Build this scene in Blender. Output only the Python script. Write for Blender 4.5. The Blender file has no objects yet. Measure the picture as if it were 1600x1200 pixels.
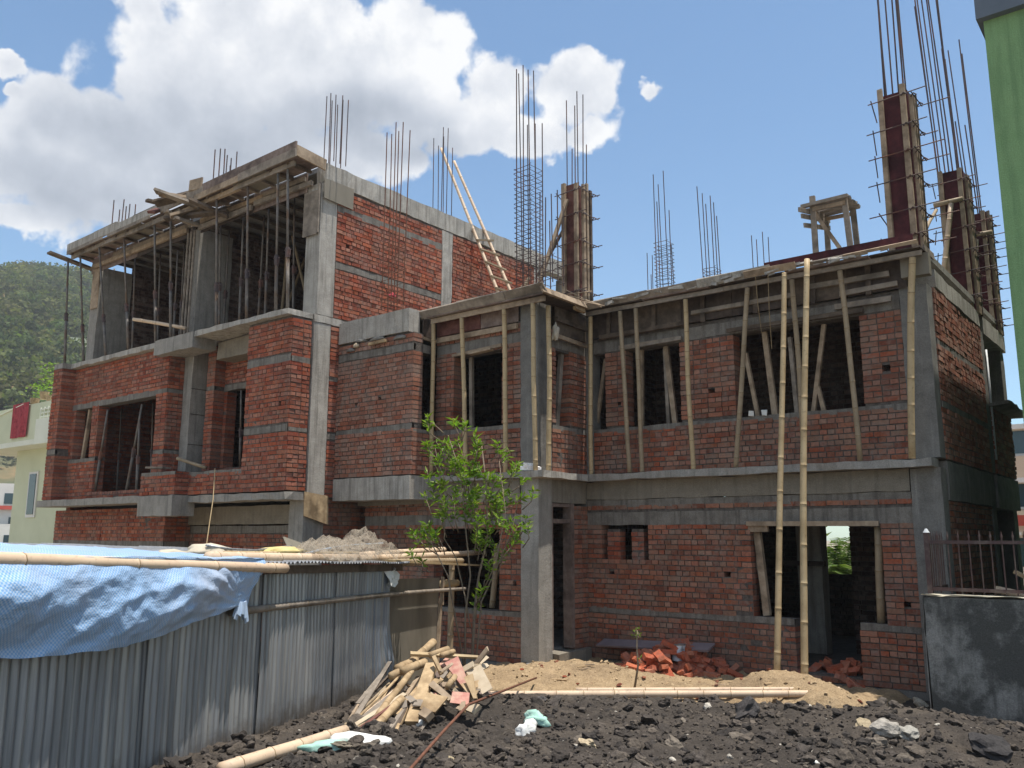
import bpy, math, random
import numpy as np
from mathutils import Vector, Matrix
from mathutils import noise as mnoise
SC = bpy.context.scene
COL = SC.collection
rad = math.radians
# ------------------------------------------------------------------ camera model (measured from the vanishing points)
F_PX, YAW, PITCH, ROLL, EYE = 1352.2, rad(38.6107), rad(9.9974), rad(0.1625), 2.0
_cy, _sy = math.cos(YAW), math.sin(YAW)
_fw = Vector((-_sy*math.cos(PITCH), _cy*math.cos(PITCH), math.sin(PITCH)))
_r0 = Vector((_cy, _sy, 0)); _u0 = _r0.cross(_fw)
_rt = math.cos(ROLL)*_r0 + math.sin(ROLL)*_u0
_up = -math.sin(ROLL)*_r0 + math.cos(ROLL)*_u0
CAMP = Vector((0, 0, EYE))
def ray(x, y): return _rt*((x-800)/F_PX) - _up*((y-600)/F_PX) + _fw
def at(x, y, X=None, Y=None, Z=None):
    """surveying helper: the point of a wall plane / level seen at a photo pixel"""
    d = ray(x, y)
    t = X/d.x if X is not None else (Y/d.y if Y is not None else (Z-EYE)/d.z)
    return CAMP + d*t
cam = bpy.data.cameras.new('camera'); camo = bpy.data.objects.new('camera', cam); COL.objects.link(camo)
cam.sensor_fit = 'HORIZONTAL'; cam.sensor_width = 36; cam.lens = F_PX/1600*36
cam.clip_start = 0.1; cam.clip_end = 6000
camo.matrix_world = Matrix.Translation(CAMP) @ Matrix((_rt, _up, -_fw)).transposed().to_4x4()
SC.camera = camo

# ------------------------------------------------------------------ node helpers
class NT:
    def __init__(s, nt): s.nt = nt; s.nodes = nt.nodes; s.links = nt.links
    def n(s, t, **k):
        nd = s.nodes.new(t)
        for a, b in k.items():
            if a.startswith('i_'):
                key = a[2:]
                key = int(key) if key.isdigit() else key
                s.set(nd.inputs[key], b)
            else: setattr(nd, a, b)
        return nd
    def set(s, inp, v):
        if isinstance(v, bpy.types.NodeSocket): s.links.new(v, inp)
        else: inp.default_value = v
    def math(s, op, a, b=None, c=None, clamp=False):
        nd = s.nodes.new('ShaderNodeMath'); nd.operation = op; nd.use_clamp = clamp
        s.set(nd.inputs[0], a)
        if b is not None: s.set(nd.inputs[1], b)
        if c is not None: s.set(nd.inputs[2], c)
        return nd.outputs[0]
    def mix(s, f, a, b, mode='MIX'):
        nd = s.nodes.new('ShaderNodeMix'); nd.data_type = 'RGBA'; nd.blend_type = mode
        s.set(nd.inputs[0], f); s.set(nd.inputs[6], a); s.set(nd.inputs[7], b)
        return nd.outputs[2]
    def ramp(s, f, pts, interp='LINEAR'):
        nd = s.nodes.new('ShaderNodeValToRGB'); nd.color_ramp.interpolation = interp
        e = nd.color_ramp.elements
        while len(e) < len(pts): e.new(0.5)
        for el, (p, c) in zip(e, pts):
            el.position = p; el.color = c if len(c) == 4 else (*c, 1)
        s.set(nd.inputs[0], f); return nd.outputs[0]
    def noise(s, vec, scale, detail=4, rough=0.55, dist=0.0):
        nd = s.nodes.new('ShaderNodeTexNoise')
        s.set(nd.inputs['Vector'], vec); nd.inputs['Scale'].default_value = scale
        nd.inputs['Detail'].default_value = detail; nd.inputs['Roughness'].default_value = rough
        nd.inputs['Distortion'].default_value = dist
        return nd.outputs['Fac']
    def mapv(s, vec, scale=(1, 1, 1), loc=(0, 0, 0)):
        nd = s.nodes.new('ShaderNodeMapping'); s.set(nd.inputs['Vector'], vec)
        nd.inputs['Scale'].default_value = scale; nd.inputs['Location'].default_value = loc
        return nd.outputs[0]
def c4(c): return (*c, 1) if len(c) == 3 else c
def mat(name):
    m = bpy.data.materials.new(name); m.use_nodes = True
    t = NT(m.node_tree); b = m.node_tree.nodes['Principled BSDF']
    b.inputs['Specular IOR Level'].default_value = 0.25
    geo = t.n('ShaderNodeNewGeometry').outputs['Position']
    return m, t, b, geo
def bump(t, b, h, strength=0.4, dist=0.02):
    nd = t.n('ShaderNodeBump'); nd.inputs['Strength'].default_value = strength; nd.inputs['Distance'].default_value = dist
    t.set(nd.inputs['Height'], h); t.links.new(nd.outputs[0], b.inputs['Normal'])
M = {}
def mottled(name, c1, c2, scale=3, rough=0.9, bs=0.3, bd=0.01, bscale=40, stretch=(1, 1, 1), c3=None, s3=0.6, spec=0.25, metal=0, attr=False, obj=False):
    """two tones broken up by noise, a third one as large stains"""
    m, t, b, geo = mat(name)
    v = t.mapv(t.n('ShaderNodeTexCoord').outputs['Object'] if obj else geo, stretch)
    n1 = t.noise(v, scale, 6, 0.62)
    col = t.ramp(n1, [(0.32, c1), (0.68, c2)])
    if c3 is not None:
        n2 = t.noise(v, s3, 5, 0.6)
        col = t.mix(t.ramp(n2, [(0.48, (0, 0, 0)), (0.66, (1, 1, 1))]), col, c4(c3))
    if attr:
        a = t.n('ShaderNodeAttribute', attribute_name='tint').outputs['Color']
        col = t.mix(1.0, col, a, 'MULTIPLY')
    t.links.new(col, b.inputs['Base Color'])
    b.inputs['Roughness'].default_value = rough; b.inputs['Specular IOR Level'].default_value = spec
    b.inputs['Metallic'].default_value = metal
    if name.startswith('galvanised'):      # dried mud splashed along the foot
        zz = t.n('ShaderNodeSeparateXYZ'); t.links.new(geo, zz.inputs[0])
        mud = t.math('SUBTRACT', t.math('ADD', .18, t.math('MULTIPLY', t.noise(geo, 6, 6, .7), .55)), zz.outputs[2], clamp=True)
        t.links.new(t.mix(t.ramp(mud, [(0.0, (0, 0, 0)), (0.22, (.8,)*3)]), col, (0.12, 0.095, 0.07, 1)), b.inputs['Base Color'])
    bump(t, b, t.noise(v, bscale, 5, 0.65), bs, bd)
    M[name] = m; return m
# brick: colour per brick comes from the face attribute, cement smears from noise
def brick_mat(name, smear, fac):
    m, t, b, geo = mat(name)
    a = t.n('ShaderNodeAttribute', attribute_name='tint').outputs['Color']
    n1 = t.noise(geo, 28, 5, 0.65)
    col = t.mix(1.0, a, t.ramp(n1, [(0.25, (0.6, 0.6, 0.6)), (0.75, (1.25, 1.2, 1.15))]), 'MULTIPLY')
    n2 = t.noise(geo, 2.6, 8, 0.72)
    n3 = t.noise(geo, 13, 4, 0.6)
    f = t.math('MULTIPLY', t.ramp(n2, [(0.44, (0, 0, 0)), (0.64, (1, 1, 1))]), t.ramp(n3, [(0.35, (0.15,)*3), (0.6, (1, 1, 1))]))
    col = t.mix(t.math('MULTIPLY', f, fac), col, c4(smear))
    n4 = t.noise(t.mapv(geo, (9, 9, 0.8)), 1.5, 5, 0.65)
    col = t.mix(t.math('MULTIPLY', t.ramp(n4, [(0.56, (0, 0, 0)), (0.70, (1, 1, 1))]), t.math('MULTIPLY', fac, .55)), col, c4(tuple(x*.9 for x in smear)))
    n5 = t.noise(geo, 1.1, 8, 0.7)
    col = t.mix(t.ramp(n5, [(0.48, (0, 0, 0)), (0.68, (.42,)*3)]), col, (0.095, 0.068, 0.052, 1))
    t.links.new(col, b.inputs['Base Color']); b.inputs['Roughness'].default_value = 0.93
    b.inputs['Specular IOR Level'].default_value = 0.15
    bump(t, b, t.noise(geo, 60, 5, 0.7), 0.6, 0.008); M[name] = m
brick_mat('brick', (0.25, 0.205, 0.17), 0.5)
brick_mat('brick_dusty', (0.225, 0.18, 0.148), 0.95)
mottled('mortar', (0.065, 0.055, 0.048), (0.15, 0.128, 0.11), 14, 0.95, 0.8, 0.02, 45)
# concrete: vertical streaks, stains, pour marks
def concrete(name, c1, c2, stain, streak=0.5, sthr=0.5):
    m, t, b, geo = mat(name)
    n1 = t.noise(geo, 4.5, 7, 0.65)
    col = t.ramp(n1, [(0.3, c1), (0.7, c2)])
    st = t.noise(t.mapv(geo, (7, 7, 0.55)), 1.6, 5, 0.6)
    col = t.mix(t.math('MULTIPLY', t.ramp(st, [(sthr, (0, 0, 0)), (sthr+0.2, (1, 1, 1))]), streak), col, c4(stain))
    sp = t.noise(geo, 70, 3, 0.6)
    col = t.mix(0.35, col, t.ramp(sp, [(0.3, (0.35,)*3), (0.65, (1.3,)*3)]), 'MULTIPLY')
    pits = t.noise(geo, 16, 4, 0.7)
    col = t.mix(t.ramp(pits, [(0.66, (0, 0, 0)), (0.72, (0.5, 0.5, 0.5))]), col, c4(tuple(x*0.45 for x in c1)))
    t.links.new(col, b.inputs['Base Color']); b.inputs['Roughness'].default_value = 0.92
    b.inputs['Specular IOR Level'].default_value = 0.2
    bump(t, b, t.noise(geo, 22, 7, 0.72), 0.55, 0.015); M[name] = m
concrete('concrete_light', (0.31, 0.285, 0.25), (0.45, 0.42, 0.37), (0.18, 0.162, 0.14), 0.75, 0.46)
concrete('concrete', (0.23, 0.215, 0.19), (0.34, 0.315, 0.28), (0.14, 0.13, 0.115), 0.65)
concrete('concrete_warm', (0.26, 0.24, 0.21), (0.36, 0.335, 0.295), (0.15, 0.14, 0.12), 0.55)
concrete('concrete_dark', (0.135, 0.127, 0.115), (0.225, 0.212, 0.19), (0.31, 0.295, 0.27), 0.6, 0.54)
concrete('plaster_brown', (0.19, 0.165, 0.13), (0.26, 0.23, 0.185), (0.13, 0.115, 0.095), 0.55)
m, t, b, geo = mat('mossy')
col = t.ramp(t.noise(geo, 5, 9, .7), [(.3, (0.17, 0.165, 0.148)), (.7, (0.30, 0.29, 0.265))])
f1 = t.ramp(t.noise(geo, 1.5, 9, .68), [(.44, (0, 0, 0)), (.56, (.9,)*3)])
f2 = t.ramp(t.noise(t.mapv(geo, (6, 6, .7)), 1.6, 6, .65), [(.5, (0, 0, 0)), (.66, (.8,)*3)])
col = t.mix(f1, col, (0.058, 0.058, 0.052, 1)); col = t.mix(f2, col, (0.08, 0.078, 0.07, 1))
col = t.mix(.6, col, t.ramp(t.noise(geo, 60, 4, .7), [(.3, (.5,)*3), (.7, (1.5,)*3)]), 'MULTIPLY')
t.links.new(col, b.inputs['Base Color']); b.inputs['Roughness'].default_value = .93; bump(t, b, t.noise(geo, 26, 8, .72), .6, .015); M['mossy'] = m
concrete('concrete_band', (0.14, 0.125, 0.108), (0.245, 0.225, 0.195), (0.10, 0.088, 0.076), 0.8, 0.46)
WOODS = {'plank': ((0.27, 0.195, 0.13), (0.41, 0.315, 0.22)), 'plank_grey': ((0.20, 0.165, 0.13), (0.31, 0.26, 0.21)),
         'plank_dark': ((0.085, 0.062, 0.046), (0.15, 0.115, 0.085)), 'ply_red': ((0.115, 0.045, 0.036), (0.19, 0.085, 0.066)),
         'ply_brown': ((0.155, 0.11, 0.09), (0.25, 0.19, 0.16)), 'offcut': ((0.31, 0.21, 0.115), (0.50, 0.365, 0.215)),
         'maroon': ((0.055, 0.013, 0.016), (0.10, 0.026, 0.028)), 'ply_dark': ((0.05, 0.036, 0.028), (0.095, 0.07, 0.056))}
for k, (a, b_) in WOODS.items():
    mottled(k, a, b_, 2.2, 0.82, 0.45, 0.006, 24, (5, 5, 5), tuple(x*0.62 for x in a), 0.5)
mottled('ply_stained', (0.17, 0.15, 0.115), (0.24, 0.21, 0.165), 1.4, 0.75, 0.15, 0.004, 20, (1, 1, 0.5), (0.12, 0.105, 0.08), 1.1)
def bamboo_mat(name, c1, c2, c3):
    m, t, b, geo = mat(name)
    v = t.n('ShaderNodeTexCoord').outputs['Object']
    n1 = t.noise(v, 2.5, 5, 0.6)
    col = t.ramp(n1, [(0.3, c1), (0.55, c2), (0.8, c3)])
    n2 = t.noise(v, 26, 3, 0.6)
    col = t.mix(t.ramp(n2, [(0.58, (0, 0, 0)), (0.72, (0.55,)*3)]), col, c4(tuple(x*0.55 for x in c1)))
    t.links.new(col, b.inputs['Base Color']); b.inputs['Roughness'].default_value = 0.55
    bump(t, b, n2, 0.2, 0.004); M[name] = m
bamboo_mat('bamboo', (0.33, 0.235, 0.125), (0.45, 0.335, 0.19), (0.52, 0.41, 0.25))
bamboo_mat('bamboo_old', (0.215, 0.16, 0.10), (0.31, 0.235, 0.15), (0.38, 0.305, 0.21))
bamboo_mat('bamboo_pale', (0.50, 0.36, 0.25), (0.60, 0.45, 0.31), (0.66, 0.53, 0.39))
mottled('bamboo_node', (0.17, 0.11, 0.05), (0.26, 0.18, 0.09), 20, 0.7)
mottled('steel_prop', (0.10, 0.092, 0.085), (0.20, 0.175, 0.15), 9, 0.7, 0.4, 0.004, 60, c3=(0.14, 0.085, 0.05), s3=3, spec=0.4)
mottled('rebar', (0.045, 0.036, 0.04), (0.10, 0.065, 0.055), 14, 0.7, 0.5, 0.004, 90, c3=(0.15, 0.06, 0.035), s3=2.5, spec=0.4)
mottled('rebar_rust', (0.10, 0.045, 0.03), (0.20, 0.085, 0.05), 14, 0.8, 0.5, 0.004, 90)
mottled('wire', (0.22, 0.16, 0.09), (0.33, 0.25, 0.15), 20, 0.8)
mottled('galvanised', (0.17, 0.175, 0.18), (0.33, 0.335, 0.345), 1.6, 0.42, 0.15, 0.004, 30, (13, 13, 0.4), (0.42, 0.41, 0.39), 1.3, 0.5, 0.45)
mottled('galvanised_blue', (0.21, 0.24, 0.285), (0.40, 0.43, 0.48), 1.6, 0.4, 0.15, 0.004, 30, (13, 13, 0.4), (0.40, 0.37, 0.31), 0.9, 0.5, 0.55)
mottled('pale_sack', (0.62, 0.61, 0.57), (0.78, 0.78, 0.75), 6, 0.75, 0.4, 0.01, 30)
mottled('green_sack', (0.25, 0.47, 0.38), (0.42, 0.60, 0.52), 6, 0.75, 0.4, 0.01, 30)
mottled('beige_sack', (0.42, 0.36, 0.27), (0.55, 0.48, 0.37), 5, 0.9, 0.4, 0.01, 30)
mottled('yellow_cloth', (0.50, 0.40, 0.16), (0.62, 0.52, 0.25), 5, 0.85, 0.4, 0.01, 20)
mottled('blue_pipe', (0.28, 0.38, 0.50), (0.36, 0.47, 0.58), 5, 0.5)
mottled('bucket', (0.42, 0.48, 0.56), (0.58, 0.63, 0.68), 9, 0.45, 0.1, 0.003, 20, c3=(0.20, 0.20, 0.20), s3=14)
mottled('pvc', (0.45, 0.47, 0.48), (0.60, 0.61, 0.61), 4, 0.4)
mottled('rail_paint', (0.055, 0.025, 0.022), (0.095, 0.045, 0.037), 12, 0.5, 0.2, 0.003, 60, c3=(0.13, 0.09, 0.07), s3=9, spec=0.5)
concrete('green_wall', (0.185, 0.315, 0.145), (0.215, 0.345, 0.165), (0.15, 0.255, 0.12), 0.85, 0.46)
mottled('grey_blue_paint', (0.10, 0.125, 0.155), (0.13, 0.155, 0.19), 2, 0.75)
mottled('cream_wall', (0.50, 0.52, 0.36), (0.57, 0.59, 0.42), 0.8, 0.85, 0.1, 0.004, 40)
mottled('pale_trim', (0.62, 0.63, 0.52), (0.70, 0.71, 0.60), 1.2, 0.85)
mottled('white_wall', (0.62, 0.60, 0.56), (0.72, 0.70, 0.65), 0.8, 0.85)
mottled('peach_wall', (0.58, 0.46, 0.33), (0.66, 0.54, 0.40), 0.8, 0.85)
mottled('pink_wall', (0.58, 0.50, 0.46), (0.66, 0.58, 0.53), 0.8, 0.85)
mottled('red_roof', (0.42, 0.06, 0.045), (0.52, 0.10, 0.07), 2, 0.6)
mottled('rug', (0.27, 0.035, 0.045), (0.40, 0.06, 0.07), 9, 0.95, 0.4, 0.02, 50, c3=(0.20, 0.02, 0.03), s3=5)
m, t, b, geo = mat('window_glass'); b.inputs['Base Color'].default_value = (0.03, 0.06, 0.075, 1); b.inputs['Roughness'].default_value = 0.08; b.inputs['Specular IOR Level'].default_value = 0.6; M['window_glass'] = m
mottled('ply_pink', (0.36, 0.15, 0.12), (0.50, 0.26, 0.20), 3, 0.8, 0.3, 0.005, 20, (3, 3, 3), (0.48, 0.33, 0.24), 1.5)
mottled('ply_mauve', (0.16, 0.125, 0.13), (0.24, 0.19, 0.195), 3, 0.8, 0.3, 0.005, 20)
mottled('offcut_pale', (0.36, 0.28, 0.19), (0.52, 0.43, 0.31), 5, 0.85, 0.3, 0.005, 20)
mottled('sand_cement', (0.40, 0.36, 0.27), (0.52, 0.47, 0.36), 8, 0.9, 0.5, 0.01, 40)
mottled('hill_earth', (0.07, 0.085, 0.045), (0.12, 0.115, 0.065), 0.03, 0.95, 0.2, 0.3, 0.5, c3=(0.26, 0.17, 0.09), s3=0.045)
mottled('bark', (0.17, 0.125, 0.085), (0.27, 0.215, 0.155), 12, 0.9, 0.6, 0.01, 40)
def leaf_mat(name, c1, c2, sc=3):
    m, t, b, geo = mat(name)
    a = t.n('ShaderNodeAttribute', attribute_name='tint').outputs['Color']
    col = t.mix(1.0, t.ramp(t.noise(geo, sc, 3, 0.6), [(0.3, c1), (0.7, c2)]), a, 'MULTIPLY')
    t.links.new(col, b.inputs['Base Color']); b.inputs['Roughness'].default_value = 0.42 if name != 'leaf_far' else 0.9; b.inputs['Specular IOR Level'].default_value = 0.25 if name != 'leaf_far' else 0.02
    tr = t.n('ShaderNodeBsdfTranslucent'); t.links.new(t.mix(1.0, col, (1.4, 1.6, 0.5, 1), 'MULTIPLY'), tr.inputs['Color'])
    mx = t.n('ShaderNodeMixShader'); mx.inputs[0].default_value = 0.35
    t.links.new(b.outputs[0], mx.inputs[1]); t.links.new(tr.outputs[0], mx.inputs[2])
    t.links.new(mx.outputs[0], m.node_tree.nodes['Material Output'].inputs['Surface']); M[name] = m
leaf_mat('leaf', (0.095, 0.17, 0.02), (0.20, 0.30, 0.05), 5)
leaf_mat('leaf_far', (0.06, 0.085, 0.035), (0.12, 0.145, 0.065), 0.12)
leaf_mat('palm_leaf', (0.06, 0.11, 0.03), (0.13, 0.19, 0.06))
# dark rubble and sand
def soil(name, c1, c2, c3, bs=0.9):
    m, t, b, geo = mat(name)
    n1 = t.noise(geo, 9, 8, 0.7); n2 = t.noise(geo, 1.3, 4, 0.6); n3 = t.noise(geo, 55, 4, 0.7)
    col = t.ramp(n1, [(0.3, c1), (0.7, c2)])
    col = t.mix(t.ramp(n2, [(0.5, (0, 0, 0)), (0.7, (0.8,)*3)]), col, c4(c3))
    col = t.mix(0.7, col, t.ramp(n3, [(0.3, (0.5,)*3), (0.7, (1.5,)*3)]), 'MULTIPLY')
    t.links.new(col, b.inputs['Base Color']); b.inputs['Roughness'].default_value = 0.95
    b.inputs['Specular IOR Level'].default_value = 0.15
    bump(t, b, t.noise(geo, 34, 8, 0.75), bs, 0.03); M[name] = m
soil('dark_soil', (0.038, 0.032, 0.027), (0.085, 0.071, 0.060), (0.125, 0.102, 0.081))
soil('sand', (0.27, 0.19, 0.108), (0.42, 0.305, 0.185), (0.22, 0.155, 0.095))
soil('earth', (0.27, 0.22, 0.16), (0.36, 0.30, 0.22), (0.30, 0.26, 0.18))
m, t, b, geo = mat('clod')
a = t.n('ShaderNodeAttribute', attribute_name='tint').outputs['Color']
t.links.new(t.mix(1.0, a, t.ramp(t.noise(geo, 24, 5, 0.7), [(0.3, (0.6,)*3), (0.7, (1.4,)*3)]), 'MULTIPLY'), b.inputs['Base Color'])
b.inputs['Roughness'].default_value = 0.95; b.inputs['Specular IOR Level'].default_value = 0.15
bump(t, b, t.noise(geo, 40, 6, 0.75), 0.8, 0.02); M['clod'] = m
# woven tarpaulin
m, t, b, geo = mat('tarpaulin')
uv = t.n('ShaderNodeUVMap').outputs[0]
ck = t.n('ShaderNodeTexChecker', i_Scale=1.0); t.links.new(t.mapv(uv, (80, 80, 80)), ck.inputs['Vector'])
ck.inputs['Color1'].default_value = (0.20, 0.38, 0.64, 1); ck.inputs['Color2'].default_value = (0.42, 0.53, 0.68, 1)
col = t.mix(t.ramp(t.noise(geo, 1.6, 5, 0.6), [(0.45, (0, 0, 0)), (0.72, (0.6,)*3)]), ck.outputs[0], (0.42, 0.44, 0.50, 1))
t.links.new(col, b.inputs['Base Color']); b.inputs['Roughness'].default_value = 0.38; b.inputs['Specular IOR Level'].default_value = 0.45
bump(t, b, t.noise(t.mapv(uv, (1, 1.6, 1)), 7, 7, 0.62), 0.5, 0.04); M['tarpaulin'] = m
# fishing-net style mesh with holes
m, t, b, geo = mat('netting')
tc = t.n('ShaderNodeUVMap').outputs[0]
sx = t.n('ShaderNodeSeparateXYZ'); t.links.new(tc, sx.inputs[0])
def _grid(o, k): return t.math('GREATER_THAN', t.math('FRACT', t.math('MULTIPLY', o, k)), 0.72)
al = t.math('MAXIMUM', _grid(sx.outputs[0], 60), _grid(sx.outputs[1], 40))
t.links.new(t.math('MULTIPLY', t.math('ADD', t.math('MULTIPLY', al, .35), t.ramp(t.noise(t.mapv(tc, (1, 3, 1)), 7, 6, .7), [(.35, (.05,)*3), (.7, (.9,)*3)])), .62), b.inputs['Alpha']); b.inputs['Base Color'].default_value = (0.31, 0.26, 0.20, 1); b.inputs['Roughness'].default_value = 0.9; M['netting'] = m

# ------------------------------------------------------------------ mesh builder
class MB:
    def __init__(s): s.v = []; s.f = []; s.m = []; s.c = []; s.uv = {}
    def add(s, vs, fs, mi=0, col=(1, 1, 1)):
        o = len(s.v); s.v += [tuple(v) for v in vs]
        for f in fs: s.f.append(tuple(i+o for i in f)); s.m.append(mi); s.c.append(col)
    BF = [(0, 3, 2, 1), (4, 5, 6, 7), (0, 1, 5, 4), (1, 2, 6, 5), (2, 3, 7, 6), (3, 0, 4, 7)]
    def box(s, a, b, mi=0, col=(1, 1, 1), j=0, rnd=random):
        x0, y0, z0 = a; x1, y1, z1 = b
        P = [(x0, y0, z0), (x1, y0, z0), (x1, y1, z0), (x0, y1, z0), (x0, y0, z1), (x1, y0, z1), (x1, y1, z1), (x0, y1, z1)]
        if j: P = [tuple(q+rnd.uniform(-j, j) for q in p) for p in P]
        s.add(P, s.BF, mi, col)
    def obox(s, c, size, rot=(0, 0, 0), mi=0, col=(1, 1, 1), j=0, rnd=random):
        R = Matrix.Rotation(rot[2], 3, 'Z') @ Matrix.Rotation(rot[1], 3, 'Y') @ Matrix.Rotation(rot[0], 3, 'X')
        h = Vector(size)/2; c = Vector(c); P = []
        for z in (-1, 1):
            for x, y in ((-1, -1), (1, -1), (1, 1), (-1, 1)):
                q = Vector((x*h.x, y*h.y, z*h.z))
                if j: q += Vector((rnd.uniform(-j, j), rnd.uniform(-j, j), rnd.uniform(-j, j)))
                P.append(c + R @ q)
        s.add(P, s.BF, mi, col)
    def plank(s, p0, p1, w, th, up=(0, 0, 1), mi=0, col=(1, 1, 1), j=0.004, rnd=random, w1=None):
        """board from p0 to p1, width w across, thickness th along up"""
        p0 = Vector(p0); p1 = Vector(p1); d = (p1-p0).normalized(); u = Vector(up)
        sd = d.cross(u)
        if sd.length < 1e-4: sd = d.cross(Vector((0, 1, 0)))
        sd.normalize(); u = sd.cross(d).normalized()
        w1 = w if w1 is None else w1; P = []
        for uu in (-1, 1):
            for p, sgn, ww in ((p0, -1, w), (p0, 1, w), (p1, 1, w1), (p1, -1, w1)):
                q = p + sd*(sgn*ww/2) + u*(uu*th/2)
                P.append(q + Vector((rnd.uniform(-j, j), rnd.uniform(-j, j), rnd.uniform(-j, j))))
        s.add(P, s.BF, mi, col)
    def tube(s, pts, rs, n=8, mi=0, col=(1, 1, 1), cap=True, mis=None):
        pts = [Vector(p) for p in pts]
        if not hasattr(rs, '__len__'): rs = [rs]*len(pts)
        o = len(s.v); k = len(pts); ref = None
        for i, p in enumerate(pts):
            d = (pts[min(i+1, k-1)] - pts[max(i-1, 0)]).normalized()
            if ref is None:
                ref = d.cross(Vector((0, 0, 1)))
                if ref.length < 1e-3: ref = d.cross(Vector((1, 0, 0)))
                ref.normalize()
            a = (ref - d*ref.dot(d)).normalized(); ref = a; b_ = d.cross(a)
            for q in range(n):
                an = 2*math.pi*q/n
                s.v.append(tuple(p + (a*math.cos(an) + b_*math.sin(an))*rs[i]))
        for i in range(k-1):
            for q in range(n):
                s.f.append((o+i*n+q, o+i*n+(q+1) % n, o+(i+1)*n+(q+1) % n, o+(i+1)*n+q)); s.m.append(mis[i] if mis else mi); s.c.append(col)
        if cap:
            s.f.append(tuple(o+q for q in reversed(range(n)))); s.m.append(mi); s.c.append(col)
            s.f.append(tuple(o+(k-1)*n+q for q in range(n))); s.m.append(mi); s.c.append(col)
    def grid(s, rows, mi=0, uvs=None, close=False):
        o = len(s.v); nr = len(rows); nc = len(rows[0])
        for r in rows: s.v += [tuple(p) for p in r]
        if uvs:
            for i in range(nr):
                for j in range(nc): s.uv[o+i*nc+j] = uvs[i][j]
        for i in range(nr-1):
            for j in range(nc-1):
                s.f.append((o+i*nc+j, o+i*nc+j+1, o+(i+1)*nc+j+1, o+(i+1)*nc+j)); s.m.append(mi); s.c.append((1, 1, 1))
    def build(s, name, mats, parent=None, loc=None, smooth=False, tint=False):
        if not isinstance(mats, (list, tuple)): mats = [mats]
        off = Vector(loc) if loc is not None else (Vector(parent['_w']) if parent is not None else Vector((0, 0, 0)))
        me = bpy.data.meshes.new(name)
        me.from_pydata([tuple(Vector(v)-off) for v in s.v], [], s.f)
        for k in mats: me.materials.append(M[k])
        me.polygons.foreach_set('material_index', s.m)
        if smooth: me.polygons.foreach_set('use_smooth', [True]*len(s.f))
        if tint:
            at_ = me.attributes.new('tint', 'FLOAT_COLOR', 'FACE')
            at_.data.foreach_set('color', [q for c in s.c for q in (*c, 1.0)])
        if s.uv:
            l = me.uv_layers.new(name='UVMap')
            for li, lp in enumerate(me.loops): l.data[li].uv = s.uv.get(lp.vertex_index, (0, 0))
        me.update()
        o = bpy.data.objects.new(name, me); COL.objects.link(o)
        if parent is not None:
            o.parent = parent
            if loc is not None: o.location = off - Vector(parent['_w'])
        else: o.location = off
        o['_w'] = list(off)
        return o
def tag(o, label=None, cat=None, group=None, kind=None):
    for k, v in (('label', label), ('category', cat), ('group', group), ('kind', kind)):
        if v: o[k] = v
    return o
def thing(name, label, cat, loc=(0, 0, 0), group=None):
    o = bpy.data.objects.new(name, None); COL.objects.link(o); o.location = loc; o['_w'] = list(loc)
    o.empty_display_size = 0.2
    return tag(o, label, cat, group)
def structure(o): o['kind'] = 'structure'; return o
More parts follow.
